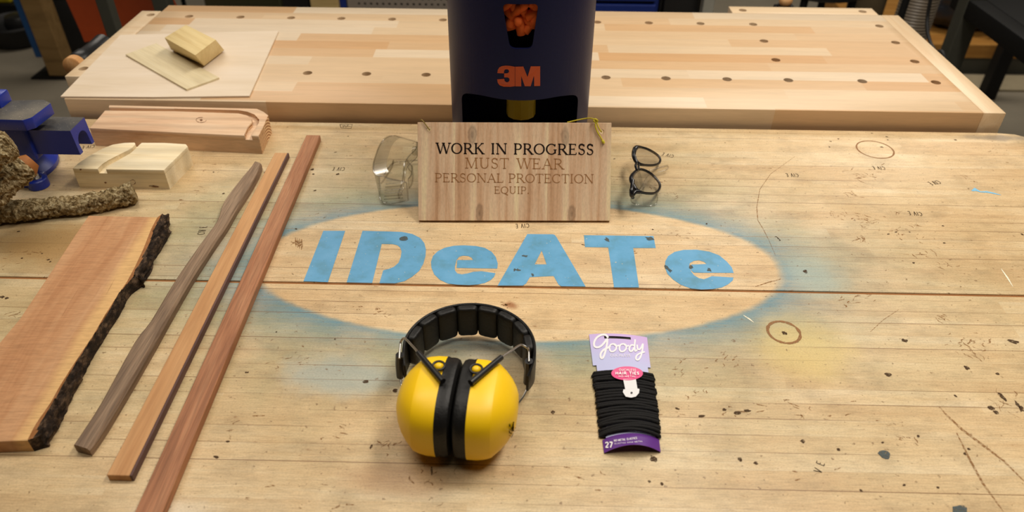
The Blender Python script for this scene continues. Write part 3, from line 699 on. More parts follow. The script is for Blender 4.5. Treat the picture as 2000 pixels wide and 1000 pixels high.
obj('board', bm, M['sign'], sg, smooth=30)
def sline(text, px0, py0, px1, py1, top0, mat, **k):
    """one line of capitals: baseline from (px0, py0) to (px1, py1) in the photo, cap line through (px0, top0)"""
    a = Vector(spl(px0, py0)); b = Vector(spl(px1, py1)); h = (Vector(spl(px0, top0))-a).y; d = (b-a); 
    b_ = bmesh.new()
    write(b_, text, lambda u, v: sgn(a.x+d.x*u, a.y+d.y*u+v, .0003), 0, 1, 0, h, **k) if False else None
    st, wd = text_strokes(text, **k); sx = d.length/wd
    for p, ws in st:
        q = [(a.x+x*sx, a.y+d.y*(x/wd)+y*h) for x, y in p]; s = h*.92
        ribbon(b_, q, [t*s for t in ws] if isinstance(ws, list) else ws*s, lambda u, v: sgn(u, v, .0003))
    return b_
obj('lettering', sline('WORK IN PROGRESS', 852, 300, 1160, 302.5, 279, None, thick=.17, thin=.085, space=.42), M['engrave_dark'], sg, label='black WORK IN PROGRESS lettering')
bm = sline('MUST  WEAR', 908, 328.5, 1101, 330.5, 308, None, thick=.115, thin=.06, space=.22)
for b2 in (sline('PERSONAL', 849, 355.5, 984, 356.5, 338, None, thick=.115, thin=.06, track=.03), sline('PROTECTION', 993, 356.5, 1160, 358, 339, None, thick=.115, thin=.06, track=.03), sline('EQUIP.', 965, 378, 1034, 378.5, 364, None, thick=.12, thin=.065)):
    me = bpy.data.meshes.new('t'); b2.to_mesh(me); b2.free(); bm.from_mesh(me); bpy.data.meshes.remove(me)
obj('lettering', bm, M['engrave'], sg, label='pale brown cut lettering')
def sp3(px, py, d): 
    q = PL(px, py, SO+sn*d, sn); return q
bm = bmesh.new()
tube(bm, smoothpath([sp3(839, 253, -.008), sp3(838.5, 253, .0015), sp3(832, 244, .003), sp3(826, 236, .003), sp3(823, 234, -.002), sp3(821, 237, -.009), sp3(821.5, 246, -.012)]), .00085, 8)
obj('cord', bm, M['cord_olive'], sg, smooth=60)
bm = bmesh.new()
tube(bm, smoothpath([sp3(1175, 257, -.006), sp3(1173, 256, .002), sp3(1168, 246, .004), sp3(1164, 236, .004), sp3(1158, 232, .002), sp3(1148, 231, -.005), sp3(1130, 234, -.010), sp3(1108, 239, -.012)]), .00095, 8)
tube(bm, smoothpath([sp3(1164, 236, .004), sp3(1163, 246, .004), sp3(1167, 258, .003), sp3(1173, 268, .0025), sp3(1178, 277, .002)]), .0011, 8)
tube(bm, smoothpath([sp3(1160, 233, .005), sp3(1164, 233, .007), sp3(1167, 236, .005), sp3(1164, 239, .004), sp3(1160, 236, .006), sp3(1163, 232, .003)]), .0013, 8)
tube(bm, [sp3(1176, 273, .002), sp3(1177.5, 276, .0025), sp3(1180, 280, .002)], [.0012, .0024, .0016], 8)
obj('cord', bm, M['cord_yellow'], sg, smooth=60)

# ------------------------------------------------------------------ offcuts of timber on the benches
M['pine_pink'] = wood('pinkish_fir', srgb(210, 166, 130), srgb(226, 190, 154), srgb(234, 202, 168), fibre=.14, scale=1.3, stretch=9, rings=9)
M['pine_pale'] = wood('pale_pine', srgb(228, 204, 158), srgb(240, 222, 184), srgb(246, 232, 200), fibre=.12, scale=1.2, stretch=7, rings=7)
M['end_grain'] = None
def endgrain():
    N = NT('fir_end_grain'); wv = N.n('ShaderNodeTexWave', {'wave_type': 'RINGS', 'rings_direction': 'X'}, Vector=N.co((1, 1, 1), loc=(0, .02, .03)), Scale=62.0, Distortion=.6)
    return N.fin(N.ramp(wv.outputs[1], [(0.2, srgb(150, 96, 54)), (0.55, srgb(224, 186, 140))]), .6, 0, .3)
M['end_grain'] = endgrain()
M['ply'] = wood('pale_plywood', srgb(216, 196, 168), srgb(224, 206, 182), srgb(230, 214, 194), fibre=.05, scale=.8, stretch=5)
M['ply_edge'] = plain('plywood_edge', srgb(172, 128, 78), .7)
M['basswood'] = wood('grey_basswood', srgb(206, 188, 150), srgb(220, 204, 166), srgb(228, 214, 180), rot=-math.radians(-42), fibre=.08)
M['poplar'] = wood('yellowish_poplar', srgb(206, 178, 120), srgb(220, 196, 140), srgb(228, 206, 152), rot=math.radians(42), fibre=.08)
def PX(pts, z): return [P(x, y, z) for x, y in pts]
def grooved(name, label, base_px, plates, h, groove, mats, endx=None):
    allp = PX(base_px, h); c = sum(allp, Vector((0, 0, 0)))/len(allp)
    t = thing(name, label, 'wood block', (c.x, c.y, 0))
    bm = bmesh.new(); prism(bm, PX(base_px, h), 0.0)
    for v in bm.verts:
        if v.co.z > .001: v.co.z = h-groove
    for pl in plates:
        b2 = bmesh.new(); prism(b2, PX(pl, h), h-groove-.0005, .0012, 2)
        me = bpy.data.meshes.new('t'); b2.to_mesh(me); b2.free(); bm.from_mesh(me); bpy.data.meshes.remove(me)
    bm.normal_update()
    for f in bm.faces:
        if abs(f.normal.x) > .8 and f.calc_area() > 1e-5: f.material_index = 1
    obj('body', bm, mats, t, smooth=40)
    return t
grooved('grooved_block', 'long pinkish timber offcut with a routed groove round its top, against the beech bench',
        [(174, 250), (190, 236), (213, 205), (502, 212), (524, 225), (505, 266)],
        [[(174, 250), (188, 236), (204.6, 215.3), (340, 217.3), (466, 221), (483, 225), (492, 232), (492, 239), (484, 248), (479, 256), (478, 264.8)],
         [(213, 205), (502, 212), (515, 218), (524, 225), (515, 245), (505, 266), (491, 265.3), (493, 258), (500, 249), (507, 240), (507.5, 233), (498, 223), (484, 217.6), (466, 214.6), (340, 212), (212, 209.5)]],
        .034, .008, [M['pine_pink'], M['end_grain']])
grooved('grooved_block', 'short pale pine offcut with a curved routed groove, beside the blue vise',
        [(141, 329), (173.6, 305), (199, 290), (220, 282), (243, 278.4), (278, 278.2), (363, 281), (367, 286), (320, 332)],
        [[(141, 329), (153, 318), (173.6, 305), (199, 290), (219.6, 282), (242.6, 278.4), (263, 277.9), (264.5, 281), (258.7, 288), (247, 295), (228.8, 304), (210, 313), (199, 320), (191, 330)],
         [(276, 278.3), (321, 279), (363, 281), (367, 286), (320, 332), (206, 330.5), (213, 322.6), (236, 310), (256, 299.6), (268, 289), (272, 283)]],
        .035, .008, [M['pine_pale'], M['pine_pale']])
bm = bmesh.new(); prism(bm, PX([(118, 188), (300, 189.5), (487, 187), (544, 60), (235, 68)], BZ+.0035), BZ+.0004, .0004, 1)
bm.normal_update()
tag(obj('plywood_sheet', bm, M['ply'], origin=(-.7, 1.4, BZ)), 'thin pale plywood sheet lying on the left end of the beech bench', 'sheet')
bm = bmesh.new(); prism(bm, PX([(245, 106), (305, 84), (428, 151), (364, 174)], BZ+.0075), BZ+.0036, .0004, 1)
tag(obj('thin_board', bm, M['basswood'], origin=(-.7, 1.38, BZ)), 'small thin greyish board lying on the plywood sheet under a wood block', 'board')
bm = bmesh.new(); zb = BZ+.0078
tp = [P(321, 73.5, zb+.036), P(363, 48, zb+.040), P(421.5, 77.4, zb+.040), P(381, 108, zb+.036)]
bt = [P(334, 97, zb), P(376, 70, zb), P(438.5, 98, zb), P(399, 129, zb)]
prism(bm, tp, bt, .0012, 2)
tag(obj('wood_block', bm, M['poplar'], smooth=30, origin=(-.67, 1.42, zb)), 'chunky tan wood block with slanted faces, resting on the thin board', 'wood block')

# strips of hardwood
def section_body(secs):
    bm = bmesh.new(); R = [[bm.verts.new(p) for p in s] for s in secs]; n = len(secs[0])
    for a, b in zip(R, R[1:]):
        for k in range(n): bm.faces.new((a[k], a[(k+1) % n], b[(k+1) % n], b[k]))
    bm.faces.new(R[0][::-1]); bm.faces.new(R[-1]); return bm
def along(a, b): d = b-a; return math.atan2(d.y, d.x)
ang1 = along(P(155, 880), P(505, 318))
M['walnut'] = wood('grey_walnut', srgb(104, 82, 64), srgb(140, 114, 90), srgb(160, 134, 108), rot=-ang1, fibre=.35, stretch=11, scale=1.6, bump=.4)
Lp = [(497, 314.5), (490, 325), (469, 350), (437.5, 392.5), (423.5, 431), (395.5, 469.5), (343, 545), (294, 626), (262, 668), (198, 784), (160, 843), (143, 868)]
Rp = [(514, 331), (507, 350), (488, 384), (464, 421), (447, 452), (420, 492), (377, 560), (331, 641), (300, 697), (236, 808), (199, 868), (182, 891)]
Lp = [tuple(p.xy) for p in smoothpath([(x, y, 0) for x, y in Lp], 3)]; Rp = [tuple(p.xy) for p in smoothpath([(x, y, 0) for x, y in Rp], 3)]
secs = []
for i, (l, r) in enumerate(zip(Lp, Rp)):
    a = P(*l, .0125); b = P(*r, 0); d = (Vector((b.x, b.y, 0))-Vector((a.x, a.y, 0))); n = d.normalized()
    t1 = Vector((b.x, b.y, .0105))-n*.0035; t1.z = .0115
    secs.append([Vector((a.x, a.y, .002)), a-Vector((0, 0, .0015)), a+n*.002, t1, Vector((b.x, b.y, .0085))-n*.0008, b-n*.001, Vector((a.x, a.y, 0))+n*.001])
tag(obj('hardwood_strip', section_body(secs), M['walnut'], smooth=35, origin=tuple(P(320, 600))), 'wavy grey-brown walnut strip, nearest the bark-edged slab', 'wood strip')
ang2 = along(P(235, 930), P(550, 300))
M['cherry'] = wood('orange_cherry', srgb(180, 128, 80), srgb(198, 148, 98), srgb(208, 160, 110), rot=-ang2, fibre=.12)
M['purpleheart'] = wood('dark_purple_brown', srgb(78, 52, 48), srgb(100, 70, 64), srgb(120, 86, 76), rot=-ang2, fibre=.2, scale=2)
ang3 = along(P(290, 1000), P(612, 264))
M['mahogany'] = wood('reddish_mahogany', srgb(146, 94, 62), srgb(174, 118, 82), srgb(190, 138, 100), rot=-ang3, fibre=.3, scale=1.4, stretch=12)
t = thing('hardwood_strip', 'straight two-tone strip, orange brown with a dark right edge, between two others', 'wood strip', tuple(P(390, 600)))
hz = .009
tl, tr, br, bl = P(537, 298, hz), P(561, 298.5, hz), P(252, 929, hz), P(208, 928, hz)
dr = (tr-tl).normalized()
bm = bmesh.new(); prism(bm, [tl, tr, br, bl], 0, .0005, 1); obj('face_lamination', bm, M['cherry'], t, smooth=30)
bm = bmesh.new(); e1 = dr*.0028; e0 = dr*.0001; prism(bm, [tr+e0, tr+e1, br+e1, br+e0], 0, .0004, 1); obj('edge_lamination', bm, M['purpleheart'], t, smooth=30, label='dark purple-brown edge strip')
tl, tr, br, bl = P(598.5, 263.5, hz+.002), P(625.5, 264, hz+.002), P(300, 1040, hz+.002), P(245, 1040, hz+.002)
bm = bmesh.new(); prism(bm, [tl, tr, br, bl], 0, .0006, 1)
tag(obj('hardwood_strip', bm, M['mahogany'], smooth=30, origin=tuple(P(440, 620))), 'longest straight reddish-brown strip, rightmost of the three, crossing the blue spray', 'wood strip')

# slab with a bark edge
lab = thing('live_edge_slab', 'broad reddish slab with dark bark along its right edge, at lower left', 'wood slab', (-.57, .69, 0))
zs = .018
def slab_material():
    N = NT('slab_cherry'); v = N.co((30, 2.6, 20), -.06)
    f = N.noise(v, 1.6, 5, .6, .6); c = N.ramp(f, [(0.3, srgb(176, 124, 84)), (0.5, srgb(192, 142, 100)), (0.7, srgb(202, 156, 114))])
    tc = N.n('ShaderNodeTexCoord'); s = N.n('ShaderNodeSeparateXYZ', Vector=tc.outputs['Object']).outputs
    e = N.math('SUBTRACT', s[0], N.math('MULTIPLY', s[1], -.062))        # the pale sapwood follows the bark
    e = N.math('ADD', e, N.math('MULTIPLY', N.math('SUBTRACT', N.noise(N.co((1, 1, 1)), 12, 3), .5), .014))
    m = N.n('ShaderNodeMapRange', {'interpolation_type': 'SMOOTHSTEP'}, Value=e); m.inputs[1].default_value = .034; m.inputs[2].default_value = .050
    c = N.mix(N.math('MULTIPLY', m.outputs[0], .8), c, srgb(226, 184, 124))
    k = N.noise(N.co((60, 500, 200), -.06), 1.0, 3, .65); c = N.mix(1.0, c, N.ramp(k, [(.34, .80), (.6, 1.0)]), 'MULTIPLY')
    k2 = N.noise(N.co((260, 5, 20), -.10), 1.0, 3, .6); c = N.mix(N.ramp(k2, [(.68, 0.0), (.75, .6)]), c, srgb(120, 72, 40))
    N.bump(k, .3, .0006); return N.fin(c, .62, 0, .25)
M['slab'] = slab_material()
edge = [(308, 424), (295, 448), (280, 486), (264, 520), (248, 550), (231, 575), (205, 615), (180, 658), (158, 690), (135, 725), (115, 757), (99, 786), (70, 828), (54, 860)]
er = [P(x, y, zs) for x, y in edge]
left = [P(173, 421, zs), P(147, 460, zs), P(104, 526, zs), P(40, 622, zs), Vector((-.612, .60, zs)), Vector((-.604, .476, zs))]
bm = bmesh.new(); prism(bm, er+left[::-1], 0, .0006, 1); obj('plank', bm, M['slab'], lab, smooth=30)
def bark_material(name, a, b, c, sc):
    N = NT(name); f = N.noise(N.co((1, .6, 1)), sc, 6, .7); col = N.ramp(f, [(.32, a), (.5, b), (.7, c)])
    N.bump(N.noise(N.co(), sc*2.2, 6, .7), .8, .003); return N.fin(col, .85, 0, .2)
M['bark'] = bark_material('dark_bark', srgb(20, 15, 12), srgb(54, 42, 33), srgb(122, 98, 76), 110)
M['cambium'] = plain('inner_bark', srgb(150, 98, 50), .7, scale=90, var=.3)
oe = [(324, 432), (326, 452), (316, 478), (276, 538), (262, 560), (243, 582), (222, 620), (204, 652), (184, 684), (162, 724), (148, 752), (138, 772), (116, 820), (92, 866)]
er2 = smoothpath(er, 12); ou = smoothpath([P(x, y, .006) for x, y in oe], 12)
bm = bmesh.new(); rows = []
for i, (a, b) in enumerate(zip(er2, ou)):
    row = []; a = Vector((a.x, a.y, zs)); w_ = max(.0145, (Vector((b.x-a.x, b.y-a.y, 0))).length); dx = Vector((b.x-a.x, b.y-a.y, 0)).normalized()
    for k in range(13):
        t_ = k/12; ang = PI*.5*min(1, t_*1.3)
        p = a+dx*(w_*math.sin(ang)*.98) ; p.z = zs*(1-max(0, (t_-.25)/.75)**1.3)+.0008*math.sin(t_*PI)
        nn = mnoise.noise(p*60)*.0055+mnoise.noise(p*170)*.0062+mnoise.noise(p*400)*.0030; nn *= min(1, t_*5)*(1 if t_ < .95 else .3)
        p = p+dx*nn+Vector((0, 0, nn*.7 if 0 < t_ < .9 else 0)); p.z = max(.0002, p.z); row.append(bm.verts.new(p))
    row.append(bm.verts.new((a.x+.0003*dx.x, a.y, .0002))); rows.append(row)
for A, B in zip(rows, rows[1:]):
    n = len(A)
    for k in range(n):
        f = bm.faces.new((A[k], A[(k+1) % n], B[(k+1) % n], B[k]))
        if k < 2: f.material_index = 1
bm.faces.new(rows[0][::-1]); bm.faces.new(rows[-1])
obj('bark', bm, [M['bark'], M['cambium']], lab, smooth=50, label='dark rough bark edge')

# rough branches
def branch_material():
    N = NT('branch_bark'); f = N.noise(N.co((1, 1, 1)), 150, 8, .75, 1.2); c = N.ramp(f, [(.35, srgb(56, 44, 28)), (.45, srgb(126, 104, 68)), (.53, srgb(178, 156, 114)), (.63, srgb(222, 208, 170))])
    N.bump(f, 1.0, .004); return N.fin(c, .9, 0, .15)
M['branch'] = branch_material()
M['cut_wood'] = plain('cut_branch_wood', srgb(150, 92, 38), .7, var=.3, scale=120)
def rough(a1=.20, s1=70, a2=.20, s2=210):
    return lambda p, i, a: 1+a1*mnoise.noise(p*s1)+a2*mnoise.noise(p*s2)+.10*mnoise.noise(p*480)
def branch(pts, rad, label, k=10, cut=None):
    pts = smoothpath(pts, k*3); n = len(pts); rr = []
    for i in range(n):
        t_ = i/(n-1)*(len(rad)-1); j = min(int(t_), len(rad)-2); rr.append(rad[j]+(rad[j+1]-rad[j])*(t_-j))
    bm = bmesh.new(); tube(bm, pts, rr, 64, disp=rough())
    c = pts[n//2]; t = thing('branch', label, 'branch', (c.x, c.y, c.z))
    obj('bark', bm, M['branch'], t, smooth=60)
    if cut:
        d = (pts[-1]-pts[-2]).normalized(); b2 = bmesh.new(); q = pts[-1]
        tube(b2, [q-d*.004, q+d*.001, q+d*cut], [rr[-1]*.93, rr[-1]*.9, rr[-1]*.66], 16, disp=rough(.1, 60, .05, 200)); obj('cut_end', b2, M['cut_wood'], t, smooth=30, label='orange-brown cut end')
    return t
branch([P(-70, 428, .017), P(0, 415, .0165), P(50, 411, .0160), P(100, 405, .0150), P(160, 399, .0150), P(205, 391, .0155), P(235, 382, .017), P(262, 374, .019)], [.0162, .0158, .0150, .0142, .0138, .0142, .0148, .0150], 'long crooked lichen-grey branch lying beside the bark-edged slab, its tip by the pale block', 8)
branch([P(-60, 410, .060), P(-20, 378, .066), P(15, 350, .073), P(40, 332, .080), P(52, 322, .084)], [.0205, .0205, .0200, .0190, .0175], 'thick short grey branch with an orange cut end, propped before the blue vise', 8, cut=.010)
branch([P(-70, 330, .122), P(-30, 308, .126), P(0, 291, .131), P(18, 281, .134), P(24, 278, .135)], [.022, .0215, .0205, .019, .013], 'dark knobbly branch end, topmost at the left edge', 8)

# ------------------------------------------------------------------ bench vise
def vise_paint():
    N = NT('blue_vise_enamel'); k = N.noise(N.co(), 420, 3, .6); c = N.mix(N.ramp(k, [(.70, 0.0), (.74, .7)]), srgb(24, 46, 146), srgb(190, 180, 165))
    return N.fin(c, .36, 0, .5)
M['vise'] = vise_paint()
def cast_top():
    N = NT('dusty_dark_iron'); k = N.noise(N.co(), 14, 4); k2 = N.noise(N.co(), 380, 3, .6)
    c = N.ramp(k, [(.35, srgb(58, 58, 60)), (.65, srgb(104, 98, 88))]); c = N.mix(N.ramp(k2, [(.64, 0.0), (.7, .6)]), c, srgb(190, 178, 158)); return N.fin(c, .55, .0, .4)
M['iron'] = cast_top()
vi = thing('bench_vise', 'small blue cast bench vise bolted to the left end of the old bench', 'vise', (-.86, 1.02, 0))
bm = bmesh.new(); lathe(bm, [(.073, 0), (.075, .003), (.075, .009), (.072, .013), (.066, .02), (.060, .035), (.056, .06)], (-.84, 1.04, 0), 48); obj('base', bm, M['vise'], vi, smooth=35)
bm = bmesh.new(); lathe(bm, [(.0145, 0), (.0155, .001), (.0155, .014), (.014, .0155)], (-.7645, .992, 0), 28); box(bm, -.79, -.765, .985, 1.02, .0, .012, .002); lg_ = obj('lug', bm, M['vise'], vi, smooth=35)
bm = bmesh.new(); lathe(bm, [(.0085, .0156), (.0085, .0168)], (-.7645, .992, 0), 24); lathe(bm, [(.0058, .0168), (.0058, .0218), (.005, .0225)], (-.7645, .992, 0), 6); obj('bolt', bm, M['steel'], lg_, smooth=30)
bm = nbox(-.96, -.745, .985, 1.050, .05, .113, .004); obj('body', bm, M['vise'], vi, smooth=35)
bm = bmesh.new()
prof = [(.9915, .059), (.9915, .1), (1.036, .1), (1.036, .057), (1.0285, .057)]
for i in range(11): a = PI*i/10; prof.append((1.0145+.014*math.cos(a), .073+.014*math.sin(a)))
prof += [(1.0005, .059)]
xa, xb = -.90, -.680
A = [bm.verts.new((xa, y, z)) for y, z in prof]; B = [bm.verts.new((xb+.0015*(z < .06), y, z)) for y, z in prof]
bm.faces.new(A); bm.faces.new(B[::-1]); n = len(prof)
for i in range(n): bm.faces.new((A[i], A[(i+1) % n], B[(i+1) % n], B[i]))
bm.normal_update(); bmesh.ops.recalc_face_normals(bm, faces=bm.faces)
for f in bm.faces:
    if f.normal.z > .9 and f.calc_center_median().z > .095: f.material_index = 1
obj('slide_bar', bm, [M['vise'], M['iron']], vi, smooth=30)
bm = bmesh.new()
tpz = .132; tp = [P(-40, 222, tpz), P(0, 208, tpz), P(16, 195.5, tpz), P(86, 194, tpz), P(99, 201, tpz), P(62, 229, tpz), P(44, 234.5, tpz), P(-40, 232, tpz)]
prism(bm, tp, tpz-.018, .0015, 2); bmesh.ops.recalc_face_normals(bm, faces=bm.faces); bm.normal_update()
for f in bm.faces:
    if f.normal.z > .9: f.material_index = 1
obj('anvil', bm, [M['vise'], M['iron']], vi, smooth=35)
q = P(-12, 190, .15); bm = nbox(q.x-.05, q.x+.004, q.y, q.y+.03, .114, .150, .003); obj('jaw', bm, M['vise'], vi, smooth=35)

# ------------------------------------------------------------------ ear muffs
M['yellow'] = plain('yellow_plastic', srgb(255, 206, 14), .42, var=.03, scale=300)
EM = Vector((-.0625, .5190, 0)); EA = math.radians(-5.0)
def em(x, y, z): return Vector((EM.x+x*math.cos(EA)-y*math.sin(EA), EM.y+x*math.sin(EA)+y*math.cos(EA), z))
mu = thing('ear_muffs', 'yellow ear muffs with a black padded headband lying in front of the lettering', 'ear muffs', tuple(EM))
ZC = .0420
def loft(prof, sx, seg=64, e=2.65, flat=0.0):
    """prof: list of (offset from the middle, scale); superellipse rings in the plane across the axis"""
    bm = bmesh.new(); R = []
    for off, sc in prof:
        ring = []
        for k in range(seg):
            a = 2*PI*k/seg; c, s = math.cos(a), math.sin(a)
            y = math.copysign(abs(c)**(2/e), c)*.0515*sc; z = math.copysign(abs(s)**(2/e), s)*.0415*sc
            y += .004*(1-sc)                       # the dome leans a little to the band side
            ring.append(bm.verts.new(em(sx*off, y, ZC+z)))
        R.append(ring)
    for A, B in zip(R, R[1:]):
        for k in range(seg): bm.faces.new((A[k], A[(k+1) % seg], B[(k+1) % seg], B[k]))
    bm.faces.new(R[0][::-1]); bm.faces.new(R[-1]); return bm
for sx in (-1, 1):
    cup = obj('ear_cup', loft([(.0152, .985), (.0155, 1.0), (.026, .995), (.0345, .965), (.0395, .93), (.0400, .925), (.0475, .79), (.0540, .64), (.0590, .47), (.0615, .33), (.0622, .2), (.0624, .05)], sx), M['yellow'], mu, smooth=28)
    obj('cushion', loft([(.0006, .80), (.0012, .88), (.0030, .955), (.0060, .985), (.0095, .99), (.0125, .985), (.0150, 1.004), (.0156, 1.006), (.0158, .99)], sx), M['black_vinyl'], cup, smooth=35, label='black vinyl ear cushion')
# headband: outer strap and inner pads
RB, YB = .0735, .0785
def bandp(th, r, z): return em(r*math.cos(th)*1.0, YB+r*math.sin(th), z)
def arcp(t):   # t in [0, 1] along the strap, straight ends then the arc
    th = math.radians(-22+224*t); return th
bm = bmesh.new(); rows = []
for i in range(61):
    th = arcp(i/60); row = []
    edge_ = min(1.0, min(i, 60-i)/6); hz = .012+.010*edge_
    for r, z in ((RB, .031-hz), (RB+.0012, .031-hz+.001), (RB+.0016, .031), (RB+.0012, .031+hz-.001), (RB, .031+hz), (RB-.0015, .031+hz-.001), (RB-.0018, .031), (RB-.0015, .031-hz+.001)):
        row.append(bm.verts.new(bandp(th, r, max(.0008, z))))
    rows.append(row)
for A, B in zip(rows, rows[1:]):
    for k in range(8): bm.faces.new((A[k], A[(k+1) % 8], B[(k+1) % 8], B[k]))
bm.faces.new(rows[0][::-1]); bm.faces.new(rows[-1])
hb = obj('headband', bm, M['black_vinyl'], mu, smooth=50)
NP = 8
for j in range(NP):
    t0 = math.radians(4+172*j/NP); t1 = math.radians(4+172*(j+1)/NP); tm, td = (t0+t1)/2, (t1-t0)/2
    bm = bmesh.new(); bmesh.ops.create_cube(bm, size=2.0); bmesh.ops.subdivide_edges(bm, edges=bm.edges[:], cuts=7, use_grid_fill=True)
    for v in bm.verts:
        q = v.co; m = (abs(q.x)**12+abs(q.y)**5+abs(q.z)**9)**(1/9.0); l = max(abs(q.x), abs(q.y), abs(q.z)); q = q*(l/max(m, 1e-6))
        puff = (1-abs(q.x)**3)*(1-.3*abs(q.z)**4); wr = .0005*mnoise.noise(Vector((q.x*3+j*5, q.y*2, q.z*4)))
        r = RB-.0065 + q.y*(.0052 if q.y > 0 else (.0028+.0030*puff)) + wr
        v.co = bandp(tm+q.x*td*1.0, r, .031+q.z*.0222*(.94+.06*puff))
        v.co.z = max(.0008, v.co.z)
    obj('pad', bm, M['black_vinyl'], hb, smooth=60)
for sx, sl, wires, slv, kn in ((-1, [(781, 693, .049), (781, 712, .034), (782, 735, .014)], [[(780, 700, .050), (782, 672, .056), (785, 664, .060), (791, 661, .064), (805, 675, .072), (818, 690, .080)], [(782, 735, .014), (784, 752, .010), (790, 768, .009), (803, 782, .012)]], [(817, 689, .080), (840, 716, .087), (865, 745, .0885)], (857, 717)),
                          (1, [(1033, 705, .049), (1033, 722, .034), (1030, 748, .014)], [[(1033, 706, .050), (1032.5, 684, .056), (1029, 679, .060), (1017, 674, .064), (1000, 684, .072), (978, 699, .080)], [(1030, 748, .014), (1028, 762, .010), (1020, 778, .009), (1009, 792, .012)]], [(979, 698, .080), (950, 722, .087), (919, 748, .0885)], (930, 723))):
    bm = bmesh.new(); tube(bm, [P(*q) for q in sl], [.0048, .0052, .0046], 8); s_ = obj('slider', bm, M['black_plastic'], mu, smooth=40)
    for wv in wires:
        bm = bmesh.new(); tube(bm, smoothpath([P(*q) for q in wv]), .00125, 8); obj('wire', bm, M['steel'], s_, smooth=60, label='bright steel wire')
    bm = bmesh.new(); tube(bm, [P(*q) for q in slv], [.0030, .0033, .0034], 12)
    q = P(*kn, .0845); pts = [q+Vector((.0062*math.cos(a), .0062*math.sin(a), .002)) for a in [2*PI*i/20 for i in range(20)]]
    tube(bm, pts, .0013, 8, closed=True); sv_ = obj('wire_sleeve', bm, M['black_plastic'], mu, smooth=50)
    bm = bmesh.new(); bmesh.ops.create_uvsphere(bm, u_segments=18, v_segments=10, radius=.0045, matrix=Matrix.Translation(q+Vector((0, 0, .001)))@Matrix.Diagonal((1, 1, .8, 1)))
    obj('pivot', bm, M['yellow'], sv_, smooth=60, label='round yellow pivot')
q = P(1037, 712, .03); bm = bmesh.new(); bmesh.ops.create_uvsphere(bm, u_segments=14, v_segments=8, radius=.0038, matrix=Matrix.Translation(q)); obj('rivet', bm, M['steel'], hb, smooth=60)
# small black warning mark moulded on the right-hand cup
bm = bmesh.new()
def oncup(u, v):      # photo point -> just outside the right cup
    d = ray(u, v); lo = None
    for i in range(900):
        t = .55+i*.0005; p = CAMV+d*t; q = p-EM; x = q.x*math.cos(EA)+q.y*math.sin(EA); y = -q.x*math.sin(EA)+q.y*math.cos(EA)
        for (o0, s0), (o1, s1_) in zip(CUPP, CUPP[1:]):
            if o0 <= x <= o1:
                sc = s0+(s1_-s0)*(x-o0)/(o1-o0)
                if (abs((y-.004*(1-sc))/(.0515*sc+1e-9))**2.65+abs((p.z-ZC)/(.0415*sc+1e-9))**2.65) <= 1: return p-d*.0009
    return P(u, v, .05)
CUPP = [(.0155, 1.0), (.026, .995), (.0345, .965), (.0395, .93), (.0475, .79), (.0540, .64), (.0590, .47), (.0615, .33), (.0624, .05)]
for st_ in ([(995, 828), (999, 838), (1004, 824)], [(996, 838), (999, 842), (1003, 834)], [(995, 843), (998, 848), (1003, 840)], [(996, 851), (999, 854), (1002, 847)], [(995, 829), (995, 846)], [(1003, 824), (1003, 842)]):
    ribbon(bm, [(x, y) for x, y in st_], 1.4, oncup)
obj('printed_mark', bm, M['ink'], mu)

# ------------------------------------------------------------------ card of hair elastics
def card_paint():
    N = NT('lavender_card'); tc = N.n('ShaderNodeTexCoord'); s = N.n('ShaderNodeSeparateXYZ', Vector=tc.outputs['Object']).outputs
    f = N.math('ADD', N.math('MULTIPLY', s[1], 14.0), N.math('MULTIPLY', s[0], 4.0)); f = N.math('ADD', f, -.55)
    c = N.ramp(f, [(.0, srgb(190, 194, 232)), (.35, srgb(196, 184, 230)), (.8, srgb(204, 170, 222))])      # the card's printed two-colour blend
    return N.fin(c, .5, 0, .3)
M['card'] = card_paint()
M['card_purple'] = plain('purple_card', srgb(92, 40, 132), .45, var=.03)
M['white_ink'] = plain('white_print', srgb(240, 236, 240), .6, var=.01)
M['pink'] = plain('pink_card', srgb(226, 84, 140), .5, var=.02)
M['white_card'] = plain('white_card', srgb(226, 226, 228), .5, var=.01)
M['elastic'] = plain('black_elastic', (0.010, 0.0095, 0.010), .75, spec=.25, var=.3, scale=900, bump=.5)
A0, A1, A2, A3 = P(1150.5, 652, .002), P(1264, 658, .002), P(1290.5, 882, .002), P(1180, 884, .002)
def cs(u, v, off=0.0):      # u across 0..1, v down the card 0..1
    top_ = A0.lerp(A1, u); bot = A3.lerp(A2, u); p = top_.lerp(bot, v); arch = (.0035+.0095*max(0, v)**4)*(1-(2*u-1)**2)
    p = Vector((p.x, p.y-.0*arch, .0012+arch)); n_ = Vector((.10*(2*u-1)*1.2, 0, 1)).normalized(); return p+n_*off
def cpx(px, py, off=0.0005):       # photo point -> on the card
    z = .004
    for _ in range(12):
        q = P(px, py, z); lo = (A0.y-q.y)/(A0.y-A3.y); v = max(-.02, min(1.05, lo))
        l = A0.lerp(A3, v); r = A1.lerp(A2, v); u = max(-.02, min(1.02, (q.x-l.x)/(r.x-l.x))); z = cs(u, v).z
        v = max(-.02, min(1.05, (l.y+(r.y-l.y)*u-q.y)/(A0.y-A3.y)+v))
    return cs(u, v, off)
cd = thing('hair_elastics_card', 'lavender and purple card wound with black hair elastics, right of the ear muffs', 'hair elastics', tuple((A0+A2)/2))
U0, U1 = -.0, 1.0
def card_outline():
    # notch: the card narrows below the header
    return [(0, 0), (.02, -.003), (.98, -.003), (1, 0), (1, .255), (.955, .262), (.95, .318), (.95, .84), (1.0, .875), (1.0, 1.0)], None
bm = bmesh.new()
def card_row(u): return u
nu, nv = 24, 40; grid = {}
